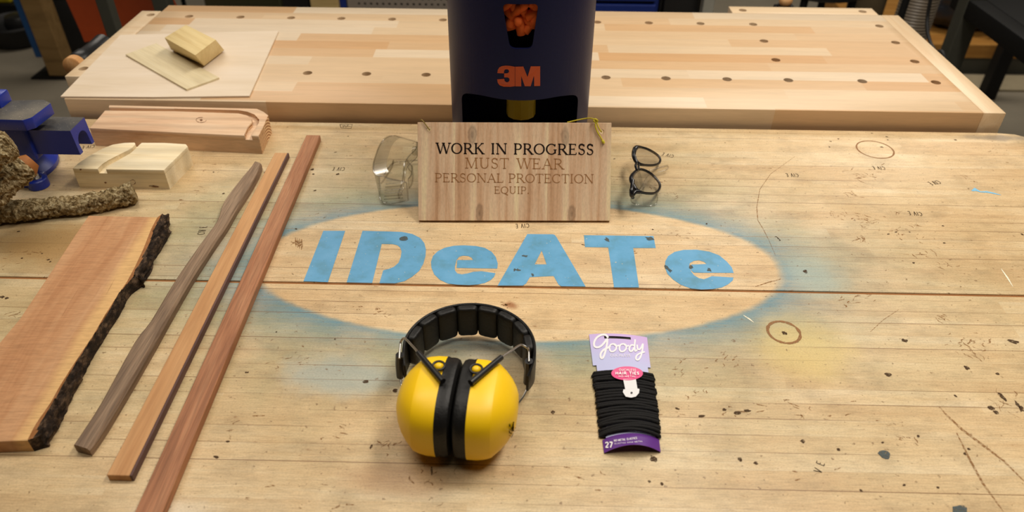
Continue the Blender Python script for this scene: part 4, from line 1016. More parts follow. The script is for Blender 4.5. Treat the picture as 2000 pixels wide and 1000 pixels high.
def edges_at(v):
    if v < .297: return 0.0, 1.0
    if v < .905: return .06, .95
    return 0.0, 1.0
vv = sorted(set([i/nv for i in range(nv+1)]+[.2965, .2975, .9045, .9055]))
for j, v in enumerate(vv):
    a, b = edges_at(v)
    for i in range(nu+1):
        u = a+(b-a)*i/nu; grid[i, j] = bm.verts.new(cs(u, v))
hole = lambda u, v: .27 < u < .72 and .035 < v < .06
for j in range(len(vv)-1):
    for i in range(nu):
        um = (i+.5)/nu; vm = (vv[j]+vv[j+1])/2
        if hole(um, vm): continue
        f = bm.faces.new((grid[i, j], grid[i+1, j], grid[i+1, j+1], grid[i, j+1])); f.material_index = 1 if vm > .89 else 0
r = bmesh.ops.extrude_face_region(bm, geom=bm.faces[:])
for e in r['geom']:
    if isinstance(e, bmesh.types.BMVert): e.co.z -= .0006
obj('card', bm, [M['card'], M['card_purple']], cd, smooth=30, label='lavender card with a deep purple foot')
bm = bmesh.new(); bq = [cs(.22, .01, -.0012), cs(.78, .01, -.0012), cs(.78, .12, -.0012), cs(.22, .12, -.0012)]; bm.faces.new([bm.verts.new(p) for p in bq]); obj('slot_shade', bm, M['dark_green'], cd, label='dark sheet standing in for the shade in the hanger slot')  # dark sheet added in place of the shade under the card
NE = 22
for k in range(NE):
    v0 = .380+.505*k/(NE-1); tl_ = random.uniform(-.009, .010); rr = random.uniform(.0019, .0022); ex = random.uniform(.0, .03); ov = random.uniform(0, .0016)
    pts = []
    for i in range(25):
        u = -.0+1.0*i/24; v = v0+tl_*(2*u-1)+.004*math.sin(3*u+k*1.7)*.6; p = cs(u, v, .0026+ov*math.sin(PI*u)); pts.append(p)
    e0 = cs(1.015+ex, v0+tl_); e1 = cs(-.015-random.uniform(0, .03), v0-tl_)
    pts.append(Vector((e0.x, e0.y, .0030)))
    for i in range(9):
        u = .97-.94*i/8; p = cs(u, v0+tl_*(2*u-1)*.5); pts.append(Vector((p.x, p.y, max(.0022, p.z-.0036))))
    pts.append(Vector((e1.x, e1.y, .0030)))
    bm = bmesh.new(); tube(bm, pts, rr, 8, closed=True); obj('hair_elastic', bm, M['elastic'], cd, smooth=70)
bm = bmesh.new()
cg = lambda pts: [(1130+x/3.844, 640+y/3.844) for x, y in pts]
def script_stroke(pts, wd): 
    p3 = smoothpath([(x, y, 0) for x, y in pts], 6); ribbon(bm, cg([tuple(p.xy) for p in p3]), wd/3.844, lambda u, v: cpx(u, v, .0006))
script_stroke([(222, 78), (205, 58), (175, 56), (140, 75), (118, 110), (120, 142), (145, 150), (175, 135), (205, 100), (216, 90), (214, 120), (205, 165), (192, 210), (178, 232), (166, 222), (168, 195), (190, 168), (222, 152), (240, 140)], 15)
script_stroke([(262, 124), (242, 130), (232, 152), (240, 178), (262, 180), (282, 160), (280, 134), (262, 124), (285, 140), (305, 134)], 12)
script_stroke([(338, 124), (316, 130), (306, 152), (314, 178), (336, 180), (356, 160), (354, 134), (338, 124), (362, 140), (378, 136)], 12)
script_stroke([(414, 134), (394, 134), (380, 156), (386, 178), (402, 176), (416, 152)], 12)
script_stroke([(424, 90), (420, 130), (420, 160), (426, 178), (440, 168)], 12)
script_stroke([(438, 130), (442, 158), (456, 166), (470, 150), (482, 124), (478, 170), (464, 222), (446, 244), (430, 236), (436, 212), (462, 194), (496, 184)], 12)
write(bm, 'OUCHLESS', lambda u, v: cpx(u, v, .0006), 1192, 1231, 697, 692.4, thick=.15, thin=.15, serif=False, track=.12)
obj('lettering', bm, M['white_ink'], cd, label='white Goody Ouchless lettering')
bm = bmesh.new(); q = cpx(1215.5, 720, .0007); q2 = (q-EM)
blob(bm, (q.x, q.y), .0011, .0011, 0, lambda u, v: Vector((u, v, q.z)), 12, 0)
obj('punched_dot', bm, M['dark_inside'], cd)
tg_off = .0072
def tagp(u, v, o=0.0): return cpx(u, v, tg_off+o)
bm = bmesh.new(); cpts = [(1223.5+30*math.cos(a), 737.5+13.5*math.sin(a)) for a in [2*PI*i/40 for i in range(40)]]
polyfill(bm, [cpts], tagp); r = bmesh.ops.extrude_face_region(bm, geom=bm.faces[:])
for e in r['geom']:
    if isinstance(e, bmesh.types.BMVert): e.co.z -= .0005
tagm = obj('oval_tag', bm, M['pink'], cd, label='pink oval tag')
bm = bmesh.new(); polyfill(bm, [[(1216, 749), (1240, 748), (1243, 767), (1247, 768), (1246, 776), (1240, 783), (1231, 785), (1221, 783), (1215.5, 774), (1216.5, 769), (1220, 768.5)]], lambda u, v: tagp(u, v, -.0001)); r = bmesh.ops.extrude_face_region(bm, geom=bm.faces[:])
for e in r['geom']:
    if isinstance(e, bmesh.types.BMVert): e.co.z -= .0005
obj('tongue', bm, M['white_card'], cd, label='white card tongue')
bm = bmesh.new(); q = tagp(1232, 776, .0006); blob(bm, (q.x, q.y), .0012, .0012, 0, lambda u, v: Vector((u, v, q.z)), 12, 0); obj('punched_dot', bm, M['dark_inside'], cd)
bm = bmesh.new(); tp_ = lambda u, v: tagp(u, v, .0006)
write(bm, 'OUCHLESS', tp_, 1208, 1240, 733.5, 729.5, thick=.16, thin=.16, serif=False, track=.1)
write(bm, 'HAIR TIES', tp_, 1201, 1246, 740.5, 735.5, thick=.24, thin=.24, serif=False, track=.1)
write(bm, 'NO-METAL', tp_, 1207, 1240, 745.5, 742.5, thick=.16, thin=.16, serif=False, track=.1)
obj('lettering', bm, M['white_ink'], tagm, label='small white print on the pink tag')
bm = bmesh.new(); ft = lambda u, v: cpx(u, v, .0007)
write(bm, '27', ft, 1182, 1196.5, 875, 864, thick=.24, thin=.2, serif=False, track=.08)
def slanted(text, xa, ya, xb, yb, h):
    write(bm, text, lambda u, v: ft(xa+(xb-xa)*u, ya+(yb-ya)*u-v-5*math.sin(PI*u)*.2), 0, 1, 0, h, thick=.0, thin=.0, serif=False) if False else None
    st, wd = text_strokes(text, .17, .17, False, .12)
    for p, ws in st:
        ribbon(bm, [(xa+(xb-xa)*x/wd, ya+(yb-ya)*x/wd-y*h) for x, y in p], (ws[0] if isinstance(ws, list) else ws)*h, ft)
slanted('NO-METAL ELASTICS', 1199, 863.5, 1244, 858.5, 4); slanted('ELASTICS SANS METAL', 1200, 868.5, 1255, 864, 2.4)
obj('lettering', bm, M['white_ink'], cd, label='white 27 and small print on the purple foot')

# ------------------------------------------------------------------ glasses
def clear(name, tint, base=.05, amt=.75, rough=.10):
    m = bpy.data.materials.new(name); m.use_nodes = True; t = m.node_tree; t.nodes.remove(t.nodes['Principled BSDF'])
    tr_ = t.nodes.new('ShaderNodeBsdfTransparent'); tr_.inputs[0].default_value = (*tint, 1)
    gs = t.nodes.new('ShaderNodeBsdfGlossy'); gs.inputs['Roughness'].default_value = rough
    lw = t.nodes.new('ShaderNodeLayerWeight'); lw.inputs[0].default_value = .5
    pw = t.nodes.new('ShaderNodeMath'); pw.operation = 'POWER'; t.links.new(lw.outputs['Facing'], pw.inputs[0]); pw.inputs[1].default_value = 4.0
    ma = t.nodes.new('ShaderNodeMath'); ma.operation = 'MULTIPLY_ADD'; t.links.new(pw.outputs[0], ma.inputs[0]); ma.inputs[1].default_value = amt; ma.inputs[2].default_value = base
    mx = t.nodes.new('ShaderNodeMixShader'); t.links.new(ma.outputs[0], mx.inputs[0]); t.links.new(tr_.outputs[0], mx.inputs[1]); t.links.new(gs.outputs[0], mx.inputs[2])
    t.links.new(mx.outputs[0], t.nodes['Material Output'].inputs[0]); return m
M['clear'] = clear('clear_polycarbonate', (.955, .955, .945)); M['clear_rim'] = clear('clear_moulded_edge', (.86, .85, .83), .07, .6, .08)
M['clear_lens'] = clear('clear_lens', (.97, .97, .97))
def sheet(grid_pts, th=.0014):
    bm = bmesh.new(); V_ = [[bm.verts.new(p) for p in row] for row in grid_pts]
    for A, B in zip(V_, V_[1:]):
        for k in range(len(A)-1): bm.faces.new((A[k], A[k+1], B[k+1], B[k]))
    bm.normal_update(); bmesh.ops.solidify(bm, geom=bm.faces[:], thickness=th); return bm
sgc = P(772, 345, .02)
gl = thing('safety_glasses', 'all-clear wraparound safety glasses standing beside the left edge of the wooden sign', 'safety glasses', (sgc.x, sgc.y, 0))
# plan of the wraparound front: long side on the left, both side shields turning right
ya, yb = P(770, 400, 0).y, P(772, 266, .052).y
xl = P(738, 340, .03).x; xr = P(806, 345, .03).x
plan = smoothpath([(xr-.004, ya+.000, 0), (xl+.020, ya-.002, 0), (xl+.006, ya+.006, 0), (xl, ya+.030, 0), (xl-.001, (ya+yb)/2, 0), (xl, yb-.030, 0), (xl+.006, yb-.006, 0), (xl+.020, yb+.002, 0), (xr, yb, 0)], 8)
n = len(plan); g = []; ztop = []; zbot = []
for i, p in enumerate(plan):
    t_ = i/(n-1); side = abs(2*t_-1)
    zt_ = .052-.006*(side > .72)*(side-.72)/.28*2; nose = max(0, 1-abs(t_-.5)/.085); zb_ = .003+.022*(nose**.7)+.006*max(0, (side-.8)/.2)
    lean = lambda z: (z-.02)*.10
    row = [Vector((p.x-lean(z)*(1 if side < .7 else 0), p.y, z)) for z in [zb_+(zt_-zb_)*k/8 for k in range(9)]]
    g.append(row); ztop.append(row[-1]); zbot.append(row[0])
obj('wraparound_lens', sheet(g), M['clear'], gl, smooth=50)
loop_ = ztop+zbot[::-1]
bm = bmesh.new(); tube(bm, loop_, .00125, 8, closed=True); obj('lens_rim', bm, M['clear_rim'], gl, smooth=60)
bm = bmesh.new(); g = []
for i in range(n):
    if .16 < i/(n-1) < .84: a = ztop[i]; b = Vector((min(xr-.008, a.x+.020), (ya+yb)/2+(a.y-(ya+yb)/2)*.9, a.z+.002)); g.append([a.lerp(b, k/4) for k in range(5)])
obj('brow_guard', sheet(g, .0012), M['clear'], gl, smooth=50)
ym = (ya+yb)/2
bm = bmesh.new()       # nose bridge: the two pads crossing behind the lens
for s_ in (-1, 1):
    tube(bm, smoothpath([Vector((xl+.003, ym+s_*.020, .012)), Vector((xl+.012, ym+s_*.012, .022)), Vector((xl+.020, ym+s_*.006, .034)), Vector((xl+.022, ym+s_*.001, .042))]), [.0014]*19, 8)
obj('nose_bridge', bm, M['clear_rim'], gl, smooth=60)
for s_, y_ in ((-1, ya), (1, yb)):      # folded temples crossing behind
    far = yb if s_ < 0 else ya
    pts = smoothpath([Vector((xr-.002, y_+.004*(-s_), .036)), Vector((xr-.001, y_-s_*.03, .034+.004*s_)), Vector((xr-.009-.004*s_, ym, .030+.005*s_)), Vector((xr-.016, far+s_*.030, .016)), Vector((xr-.020, far+s_*.010, .010))])
    g = []
    for i, p in enumerate(pts):
        h = .0085-.003*(i/len(pts)); g.append([p+Vector((0, 0, -h)), p, p+Vector((0, 0, h))])
    tm = obj('temple', sheet(g, .0022), M['clear'], gl, smooth=60)
    bm = bmesh.new(); tube(bm, [r_[2] for r_ in g]+[r_[0] for r_ in g[::-1]], .0008, 6, closed=True); obj('temple_edge', bm, M['clear_rim'], tm, smooth=60)
bm = bmesh.new()       # ventilation ribs on the near side shield
for k in range(6):
    z = .010+.0055*k; tube(bm, [Vector((xl+.014+.001*k, ya-.0005, z)), Vector((xr-.012, ya+.002, z+.0015))], .0009, 6)
obj('vent_rib', bm, M['clear_rim'], gl, smooth=60)
bm = nbox(xr-.010, xr+.010, yb-.022, yb-.008, .028, .040, .003); obj('temple_hinge', bm, M['clear_rim'], gl, smooth=40)

bgc = P(1262, 340, .02)
bg = thing('eyeglasses', 'black-rimmed glasses with clear side shields resting on the bench right of the sign', 'glasses', (bgc.x, bgc.y, 0))
M['frame_black'] = plain('glossy_black_frame', (0.010, 0.010, 0.012), .22)
def gz(x, y): return .044-.036*max(0, min(1, (x-1231-(y-340)*.0)/62))
L1 = [(1243, 287), (1264, 291), (1284, 303), (1289.5, 313), (1284.5, 320.5), (1270, 323), (1249, 320.5), (1240, 311), (1237.5, 298)]
L2 = [(1249, 331), (1268, 337), (1283, 351), (1289, 362), (1285, 373), (1273, 378), (1249, 374.5), (1237, 362), (1233.5, 345)]
def closed_smooth(pts, k=6):
    q = [Vector(p) for p in pts]; n = len(q); out = []
    for i in range(n):
        p0, p1, p2, p3 = q[i-1], q[i], q[(i+1) % n], q[(i+2) % n]
        for j in range(k):
            t = j/k; out.append(0.5*((2*p1)+(p2-p0)*t+(2*p0-5*p1+4*p2-p3)*t*t+(3*p1-p0-3*p2+p3)*t*t*t))
    return out
for L in (L1, L2):
    W = closed_smooth([P(x, y, gz(x, y)) for x, y in L])
    xm = min(p.x for p in W); xM = max(p.x for p in W)
    bm = bmesh.new()
    tube(bm, W, [.0021+.0013*max(0, 1-(p.x-xm)/((xM-xm)*.35)) for p in W], 10, closed=True); fr_ = obj('rim', bm, M['frame_black'], bg, smooth=60, label='black rim')
    c = sum(W, Vector((0, 0, 0)))/len(W); bm = bmesh.new(); ring_ = [bm.verts.new(p) for p in W]; r2 = [bm.verts.new(c+(p-c)*.5+Vector((0, 0, .0012))) for p in W]; cv = bm.verts.new(c+Vector((0, 0, .0016))); n = len(W)
    for i in range(n): bm.faces.new((ring_[i], ring_[(i+1) % n], r2[(i+1) % n], r2[i])); bm.faces.new((r2[i], r2[(i+1) % n], cv))
    bm.normal_update(); bmesh.ops.solidify(bm, geom=bm.faces[:], thickness=.0015)
    obj('lens', bm, M['clear_lens'], fr_, smooth=60, label='clear lens')
bm = bmesh.new()
tube(bm, smoothpath([P(1243, 319, .040), P(1241.5, 324, .042), P(1244, 332, .040)], 4), .0022, 10); tube(bm, smoothpath([P(1248, 321, .036), P(1247.5, 326, .037), P(1249, 331, .036)], 4), .0016, 10)
obj('bridge', bm, M['frame_black'], bg, smooth=60)
bm = bmesh.new(); tube(bm, smoothpath([P(1236, 352, .043), P(1234, 368, .041), P(1234, 380, .034), P(1236, 386, .026)], 5), [.003]*6+[.0036]*6+[.0028]*4, 10); tube(bm, smoothpath([P(1249, 375, .034), P(1241, 375, .036), P(1236, 380, .034)], 4), .0032, 10)
obj('end_piece', bm, M['frame_black'], bg, smooth=60)
bm = bmesh.new(); tube(bm, smoothpath([P(1243, 289, .042), P(1240, 292, .042), P(1238, 300, .040)], 4), .0034, 10); obj('end_piece', bm, M['frame_black'], bg, smooth=60)
def strip_sheet(pts, h0, h1):
    pts = smoothpath(pts, 5); g = []
    for i, p in enumerate(pts):
        h = h0+(h1-h0)*i/(len(pts)-1); g.append([p+Vector((0, 0, -h)), p, p+Vector((0, 0, h))])
    return sheet(g, .0022)
q0 = P(1240, 296, .030); q1 = P(1300, 327, .010)
tp1 = obj('temple', strip_sheet([P(1240, 384, .024), P(1250, 372, .016), P(1263, 350, .012), P(1284, 334, .010), P(1303, 326, .010)], .007, .005), M['clear'], bg, smooth=60, label='clear folded temple')
bm = bmesh.new(); tube(bm, smoothpath([P(1268, 333, .013), P(1290, 327, .014), P(1302, 324, .014), P(1305, 327, .010), P(1300, 332, .008), P(1284, 336, .007)], 5), .0011, 8); obj('temple_edge', bm, M['clear_rim'], tp1, smooth=60)
tp2 = obj('temple', strip_sheet([P(1240, 300, .026), P(1246, 325, .016), P(1252, 350, .011), P(1258, 372, .009)], .006, .005), M['clear'], bg, smooth=60, label='clear folded temple')
sh = [P(1233, 385, .018), P(1234, 395, .006), P(1250, 401, .002), P(1270, 402, .002), P(1281, 398, .003), P(1284, 384, .012), P(1281, 377, .019)]
bm = bmesh.new(); tube(bm, smoothpath(sh, 5), .0011, 8); se = obj('side_shield', bm, M['clear_rim'], bg, smooth=60, label='clear side shield')
g = []
for k in range(9):
    t_ = k/8; a = P(1233+48*t_, 385-8*t_, .018+.002*t_); b = P(1234+47*t_, 396+6*math.sin(PI*t_), .003); g.append([a.lerp(b, j/4) for j in range(5)])
obj('shield_panel', sheet(g, .0012), M['clear'], se, smooth=60)

# ------------------------------------------------------------------ things standing round the benches
FZ = -.9
M['post'] = wood('weathered_post', srgb(120, 94, 56), srgb(146, 116, 72), srgb(160, 130, 84), rot=0, scale=.5, fibre=.1)
M['blue_tape'] = plain('blue_paint', srgb(24, 74, 128), .5)
M['blue_steel'] = plain('deep_blue_steel', srgb(16, 40, 112), .45)
M['rubber'] = plain('black_rubber', (0.010, 0.010, 0.010), .6)
M['card_board'] = plain('brown_carton', srgb(112, 92, 62), .8)
M['orange'] = plain('orange_moulded_plastic', srgb(168, 66, 22), .45)
M['olive'] = plain('olive_green_steel', srgb(66, 68, 40), .6)
M['tan'] = wood('tan_timber', srgb(168, 142, 92), srgb(186, 160, 108), srgb(198, 172, 120), scale=.5, fibre=.08)
M['perf'] = plain('grey_perforated_steel', srgb(132, 122, 112), .5)
M['grey_steel'] = plain('grey_steel', srgb(150, 148, 138), .45)
M['yellow_bin'] = plain('yellow_bin_plastic', srgb(166, 150, 20), .5)
M['duct'] = plain('grey_hose', srgb(128, 116, 100), .38, var=.1)
M['bin'] = plain('taupe_bin', srgb(104, 90, 66), .6)
M['plank_yellow'] = wood('yellow_plank', srgb(146, 98, 40), srgb(168, 118, 54), srgb(182, 134, 66), scale=.5, fibre=.1)
M['bag'] = plain('navy_black_leather', (0.014, 0.016, 0.022), .35)
M['pale_floor'] = plain('pale_board', srgb(150, 138, 112), .7)
def vbox(px0, px1, Y, depth, z0=FZ, z1=.05, py=8, bevel=.004):
    a = V(px0, py, Y).x; b = V(px1, py, Y).x
    return nbox(a, b, Y, Y+depth, z0, z1, bevel)
# timber post on its foot, blue stripe on its left side
g0 = P(117, 153, FZ)
t = thing('timber_post', 'square timber post with a blue left edge standing on the floor behind the vise', 'post', tuple(g0))
obj('shaft', nbox(g0.x-.048, g0.x+.048, g0.y, g0.y+.09, FZ+.011, .35, .004), M['post'], t)
obj('blue_edge', nbox(g0.x-.085, g0.x-.0485, g0.y+.01, g0.y+.075, FZ+.10, .35, .003), M['blue_tape'], t, label='blue painted edge strip')
obj('foot_plate', nbox(g0.x-.13, g0.x+.11, g0.y-.02, g0.y+.12, FZ, FZ+.010, .002), M['black_metal'], t)
c = P(45, 96, FZ); c.y += .10; c.x -= .06
t = thing('rubber_tub', 'low round black tub on the floor at the far left', 'tub', tuple(c))
bm = bmesh.new(); lathe(bm, [(.115, FZ), (.135, FZ+.02), (.150, FZ+.09), (.155, FZ+.105), (.150, FZ+.115), (.142, FZ+.105), (.125, FZ+.03), (.01, FZ+.025)], (c.x, c.y, 0), 40); obj('body', bm, M['rubber'], t, smooth=40)
bm = bmesh.new(); lathe(bm, [(.06, FZ+.026), (.07, FZ+.10), (.055, FZ+.135), (.02, FZ+.145)], (c.x+.01, c.y+.02, 0), 28); obj('insert', bm, M['black_plastic'], t, smooth=40)
c = V(10, 5, 4.0)
t = thing('storage_bin', 'yellow-green bin edge at the far upper left corner', 'bin', (c.x-.2, 4.15, 0))
obj('body', nbox(c.x-.55, c.x+.03, 4.0, 4.3, c.z-.005, c.z+.2, .01), M['yellow_bin'], t)
obj('cabinet_shelf', nbox(c.x-.6, c.x+.10, 3.98, 4.4, FZ, c.z-.006, .004), M['black_metal'], t, label='black cabinet below the bin')
c = P(140, 78, FZ); c.y += .22
t = thing('carton', 'brown carton on the floor behind the timber post', 'box', (c.x, c.y+.1, FZ))
obj('body', nbox(c.x-.06, c.x+.16, c.y, c.y+.22, FZ, FZ+.16, .003), M['card_board'], t)
obj('flap', nbox(c.x-.06, c.x+.16, c.y-.003, c.y+.05, FZ+.1605, FZ+.163, .0), M['card_board'], t)
c = P(172, 112, FZ)
t = thing('equipment_case', 'black equipment case on the floor beside the orange chair', 'case', (c.x, c.y+.15, FZ))
obj('body', nbox(c.x-.11, c.x+.16, c.y, c.y+.3, FZ, FZ+.30, .012), M['rubber'], t, smooth=40)
obj('lid', nbox(c.x-.115, c.x+.165, c.y-.005, c.y+.305, FZ+.301, FZ+.35, .012), M['black_plastic'], t, smooth=40)
def chair(px, py, Y, label, rot):
    o = V(px, py, Y); t = thing('moulded_chair', label, 'chair', (o.x, o.y, FZ), 'orange chairs behind the beech bench')
    bm = bmesh.new(); g = []
    for i in range(13):
        v = i/12; row = []
        for j in range(13):
            u = j/6-1; wd = .20-.05*v**3
            y = .02-.10*v**1.5-.05*u*u; z = .44+.40*v
            row.append(bm.verts.new((o.x+u*wd, o.y+y, FZ+z)))
        g.append(row)
    for i in range(13):
        v = i/12; 
    for A, B in zip(g, g[1:]):
        for k in range(12): bm.faces.new((A[k], A[k+1], B[k+1], B[k]))
    bm.normal_update(); bmesh.ops.solidify(bm, geom=bm.faces[:], thickness=.007); obj('backrest', bm, M['orange'], t, smooth=50)
    bm = bmesh.new(); g = []
    for i in range(11):
        v = i/10; row = []
        for j in range(13):
            u = j/6-1; row.append(bm.verts.new((o.x+u*(.20-.02*(1-v)), o.y+.42-.40*v, FZ+.425+.02*u*u+(.02*(v-.5)**2)-(.06*(1-v)**6))))
        g.append(row)
    for A, B in zip(g, g[1:]):
        for k in range(12): bm.faces.new((A[k], A[k+1], B[k+1], B[k]))
    bm.normal_update(); bmesh.ops.solidify(bm, geom=bm.faces[:], thickness=.007); obj('seat', bm, M['orange'], t, smooth=50)
    for sx in (-1, 1):
        for y0, y1 in ((.36, .42), (.06, -.06)):
            bm = bmesh.new(); tube(bm, [(o.x+sx*.15, o.y+y0, FZ+.415), (o.x+sx*.19, o.y+y1, FZ)], .012, 10); obj('leg', bm, M['black_metal'], t, smooth=60)
    return t
chair(262, 40, 2.75, 'orange moulded chair behind the left end of the beech bench, black post before it', 0)
chair(356, 5, 3.75, 'orange moulded chair farther back, showing just above the beech bench', 0)
p0 = V(216, 40, 2.05); t = thing('steel_post', 'black steel post standing in front of the orange chair', 'post', (p0.x, 2.05, FZ))
obj('tube', nbox(p0.x-.018, p0.x+.018, 2.035, 2.07, FZ+.011, .2, .004), M['dark_green'], t); obj('foot', nbox(p0.x-.07, p0.x+.07, 1.99, 2.12, FZ, FZ+.01, .002), M['black_metal'], t)
p0 = V(318, 8, 2.45); t = thing('steel_post', 'black steel post between the two orange chairs', 'post', (p0.x, 2.45, FZ))
obj('tube', nbox(p0.x-.026, p0.x+.026, 2.43, 2.48, FZ+.011, .2, .004), M['dark_green'], t); obj('foot', nbox(p0.x-.08, p0.x+.08, 2.39, 2.52, FZ, FZ+.01, .002), M['black_metal'], t)
def cabinet(px0, px1, Y, depth, label, m, name='cabinet', cat='cabinet', z1=.1, handle_=True):
    a = V(px0, 8, Y).x; b = V(px1, 8, Y).x
    t = thing(name, label, cat, ((a+b)/2, Y+depth/2, FZ))
    obj('body', nbox(a, b, Y+.02, Y+depth, FZ, z1, .004), m, t)
    nd = 3
    for i in range(nd):
        z = FZ+.03+(z1-FZ-.05)*i/nd; h = (z1-FZ-.05)/nd-.012
        d_ = obj('drawer', nbox(a+.012, b-.012, Y, Y+.0195, z, z+h, .003), m, t)
        if handle_: obj('handle', nbox((a+b)/2-.06, (a+b)/2+.06, Y-.014, Y-.0005, z+.02, z+.035, .003), M['grey_steel'], d_)
    return t
cabinet(396, 552, 3.3, .5, 'olive green steel cabinet showing just above the back edge of the beech bench', M['olive'])
cabinet(548, 606, 2.75, .4, 'narrow black cabinet showing between the green cabinet and the tan post', M['black_plastic'], handle_=False)
a_ = V(606, 8, 2.6); b_ = V(661, 8, 2.6)
tag(obj('timber_post', nbox(a_.x, b_.x, 2.6, 2.69, FZ, .2, .004), M['tan'], origin=((a_.x+b_.x)/2, 2.64, FZ)), 'pale tan timber post left of the perforated steel panel', 'post')
a_ = V(663, 8, 2.62); b_ = V(676, 8, 2.62)
tag(obj('steel_upright', nbox(a_.x, b_.x, 2.62, 2.66, FZ, .2, .002), M['blue_steel'], origin=((a_.x+b_.x)/2, 2.64, FZ)), 'thin blue steel upright between the tan post and the perforated panel', 'upright')
a_ = V(679, 8, 2.62).x; b_ = V(905, 8, 2.62).x
t = thing('perforated_panel', 'grey perforated steel panel standing behind the bench left of the dispenser', 'panel', ((a_+b_)/2, 2.63, FZ))
bm = bmesh.new(); box(bm, a_, b_, 2.62, 2.624, -.75, .15); c = bmesh.new(); zc = V(760, 8, 2.62).z
for i in range(-2, 5):
    for j in range(26):
        x = a_+.04+.0215*j+(.0107 if i % 2 else 0)
        if x < b_-.01: lathe(c, [(.0045, 2.60), (.0045, 2.64)], (x, 0, zc+.0190*i), 10, 'y')
bm = boolean(bm, [c]); obj('sheet', bm, M['perf'], t)
for x in (a_+.004, b_-.024): obj('upright', nbox(x, x+.02, 2.6245, 2.65, FZ, .15, .002), M['grey_steel'], t)
obj('back_sheet', nbox(a_+.03, b_-.03, 2.652, 2.656, -.75, .15), M['dark_green'], t)
cabinet(1120, 1288, 2.6, .45, 'deep blue steel cabinet standing behind the bench right of the dispenser', M['blue_steel'], handle_=False)
cabinet(1290, 1372, 2.7, .4, 'black cabinet behind the bench between the blue cabinet and the grey leg', M['black_plastic'], handle_=False)
a_ = V(1374, 8, 2.62).x; b_ = V(1396, 8, 2.62).x
t = thing('steel_upright', 'light grey steel upright right of the black cabinet', 'upright', ((a_+b_)/2, 2.64, FZ))
obj('tube', nbox(a_, b_, 2.62, 2.66, FZ+.01, .2, .004), M['grey_steel'], t); obj('foot', nbox(a_, b_+.20, 2.60, 2.68, FZ, FZ+.0095, .003), M['black_metal'], t)
# stool frame, bin, hose, cable
sA = V(1570, 8, 2.6); sB = V(1664, 8, 2.6); t = thing('stool', 'black tubular stool, its legs showing behind the right vise jaw', 'stool', ((sA.x+sB.x)/2, 2.72, FZ))
for x, y in ((sA.x, 2.6), (sB.x, 2.6), (sA.x+.01, 2.84), (sB.x-.01, 2.84)):
    bm = bmesh.new(); tube(bm, [(x, y, FZ), (x*.2+.8*(x if abs(x-(sA.x+sB.x)/2) < .01 else x), y, -.22)], .013, 12); obj('leg', bm, M['black_metal'], t, smooth=60)
bm = bmesh.new(); lathe(bm, [(.16, -.22), (.17, -.212), (.17, -.19), (.16, -.182)], ((sA.x+sB.x)/2, 2.72, 0), 40); obj('seat', bm, M['black_vinyl'], t, smooth=40)
c = V(1726, 12, 2.75); t = thing('waste_bin', 'taupe cylindrical bin behind the right vise jaw', 'bin', (c.x, 2.85, FZ))
bm = bmesh.new(); lathe(bm, [(.055, FZ), (.062, FZ+.01), (.070, .0), (.073, .01), (.066, .01), (.06, FZ+.03), (.01, FZ+.02)], (c.x-.02, 2.85, 0), 36); obj('body', bm, M['bin'], t, smooth=40)
p0 = V(1765, 15, 2.35); t = thing('steel_post', 'thin black post standing before the grey corrugated hose', 'post', (p0.x, 2.35, FZ))
bm = bmesh.new(); tube(bm, [(p0.x, 2.35, FZ+.008), (p0.x, 2.35, .2)], .011, 12); obj('tube', bm, M['black_metal'], t, smooth=60); obj('foot', nbox(p0.x-.06, p0.x+.06, 2.29, 2.41, FZ, FZ+.0078, .003), M['black_metal'], t)
c = V(1802, 40, 2.75); t = thing('extraction_hose', 'grey corrugated extraction hose rising behind the right edge of the beech bench', 'hose', (c.x, 2.82, FZ))
bm = bmesh.new(); pr = []
nz = 100
for i in range(nz*4+1):
    z = FZ+.06+(.30-FZ-.06)*i/(nz*4); pr.append((0.066+.0028*math.sin(2*PI*i/4+.4), z))
lathe(bm, pr, (c.x, 2.82, 0), 36); obj('hose', bm, M['duct'], t, smooth=70)
bm = bmesh.new(); lathe(bm, [(.09, FZ), (.09, FZ+.03), (.066, FZ+.06)], (c.x, 2.82, 0), 32); obj('floor_port', bm, M['black_plastic'], t, smooth=40)
bm = bmesh.new(); tube(bm, smoothpath([V(1822, -40, 2.45), V(1817, 0, 2.45), V(1812, 30, 2.45), V(1811, 55, 2.43), V(1816, 80, 2.40), V(1826, 100, 2.36), V(1850, 140, 2.3), (1.55, 2.2, FZ+.006), (1.70, 2.25, FZ+.006)], 8), .0058, 10)
tag(obj('power_cable', bm, M['rubber'], smooth=70, origin=(1.45, 2.4, -.4)), 'black cable hanging in front of the corrugated hose', 'cable')
# low platform with a bag on it, and the black machine stand at the right
g1 = P(1990, 145, FZ); t = thing('low_platform', 'low platform with a yellow timber deck and dark base at the far right', 'platform', (g1.x+.3, g1.y+.3, FZ))
obj('base', nbox(1.72, 3.6, g1.y, g1.y+.75, FZ, FZ+.085, .003), M['dark_green'], t)
obj('deck', nbox(1.70, 3.62, g1.y-.015, g1.y+.77, FZ+.0855, FZ+.155, .004), M['plank_yellow'], t)
tag(obj('floor_board', nbox(1.9, 3.4, 3.36, 3.53, FZ, FZ+.012, .002), M['pale_floor'], origin=(2.6, 3.45, FZ)), 'pale board lying on the floor before the low platform', 'board')
c = V(1890, 62, 3.72); t = thing('leather_bag', 'bulky black leather bag with a shiny buckle on the yellow deck', 'bag', (c.x, 3.8, FZ+.156))
bm = bmesh.new(); bmesh.ops.create_icosphere(bm, subdivisions=5, radius=1.0)
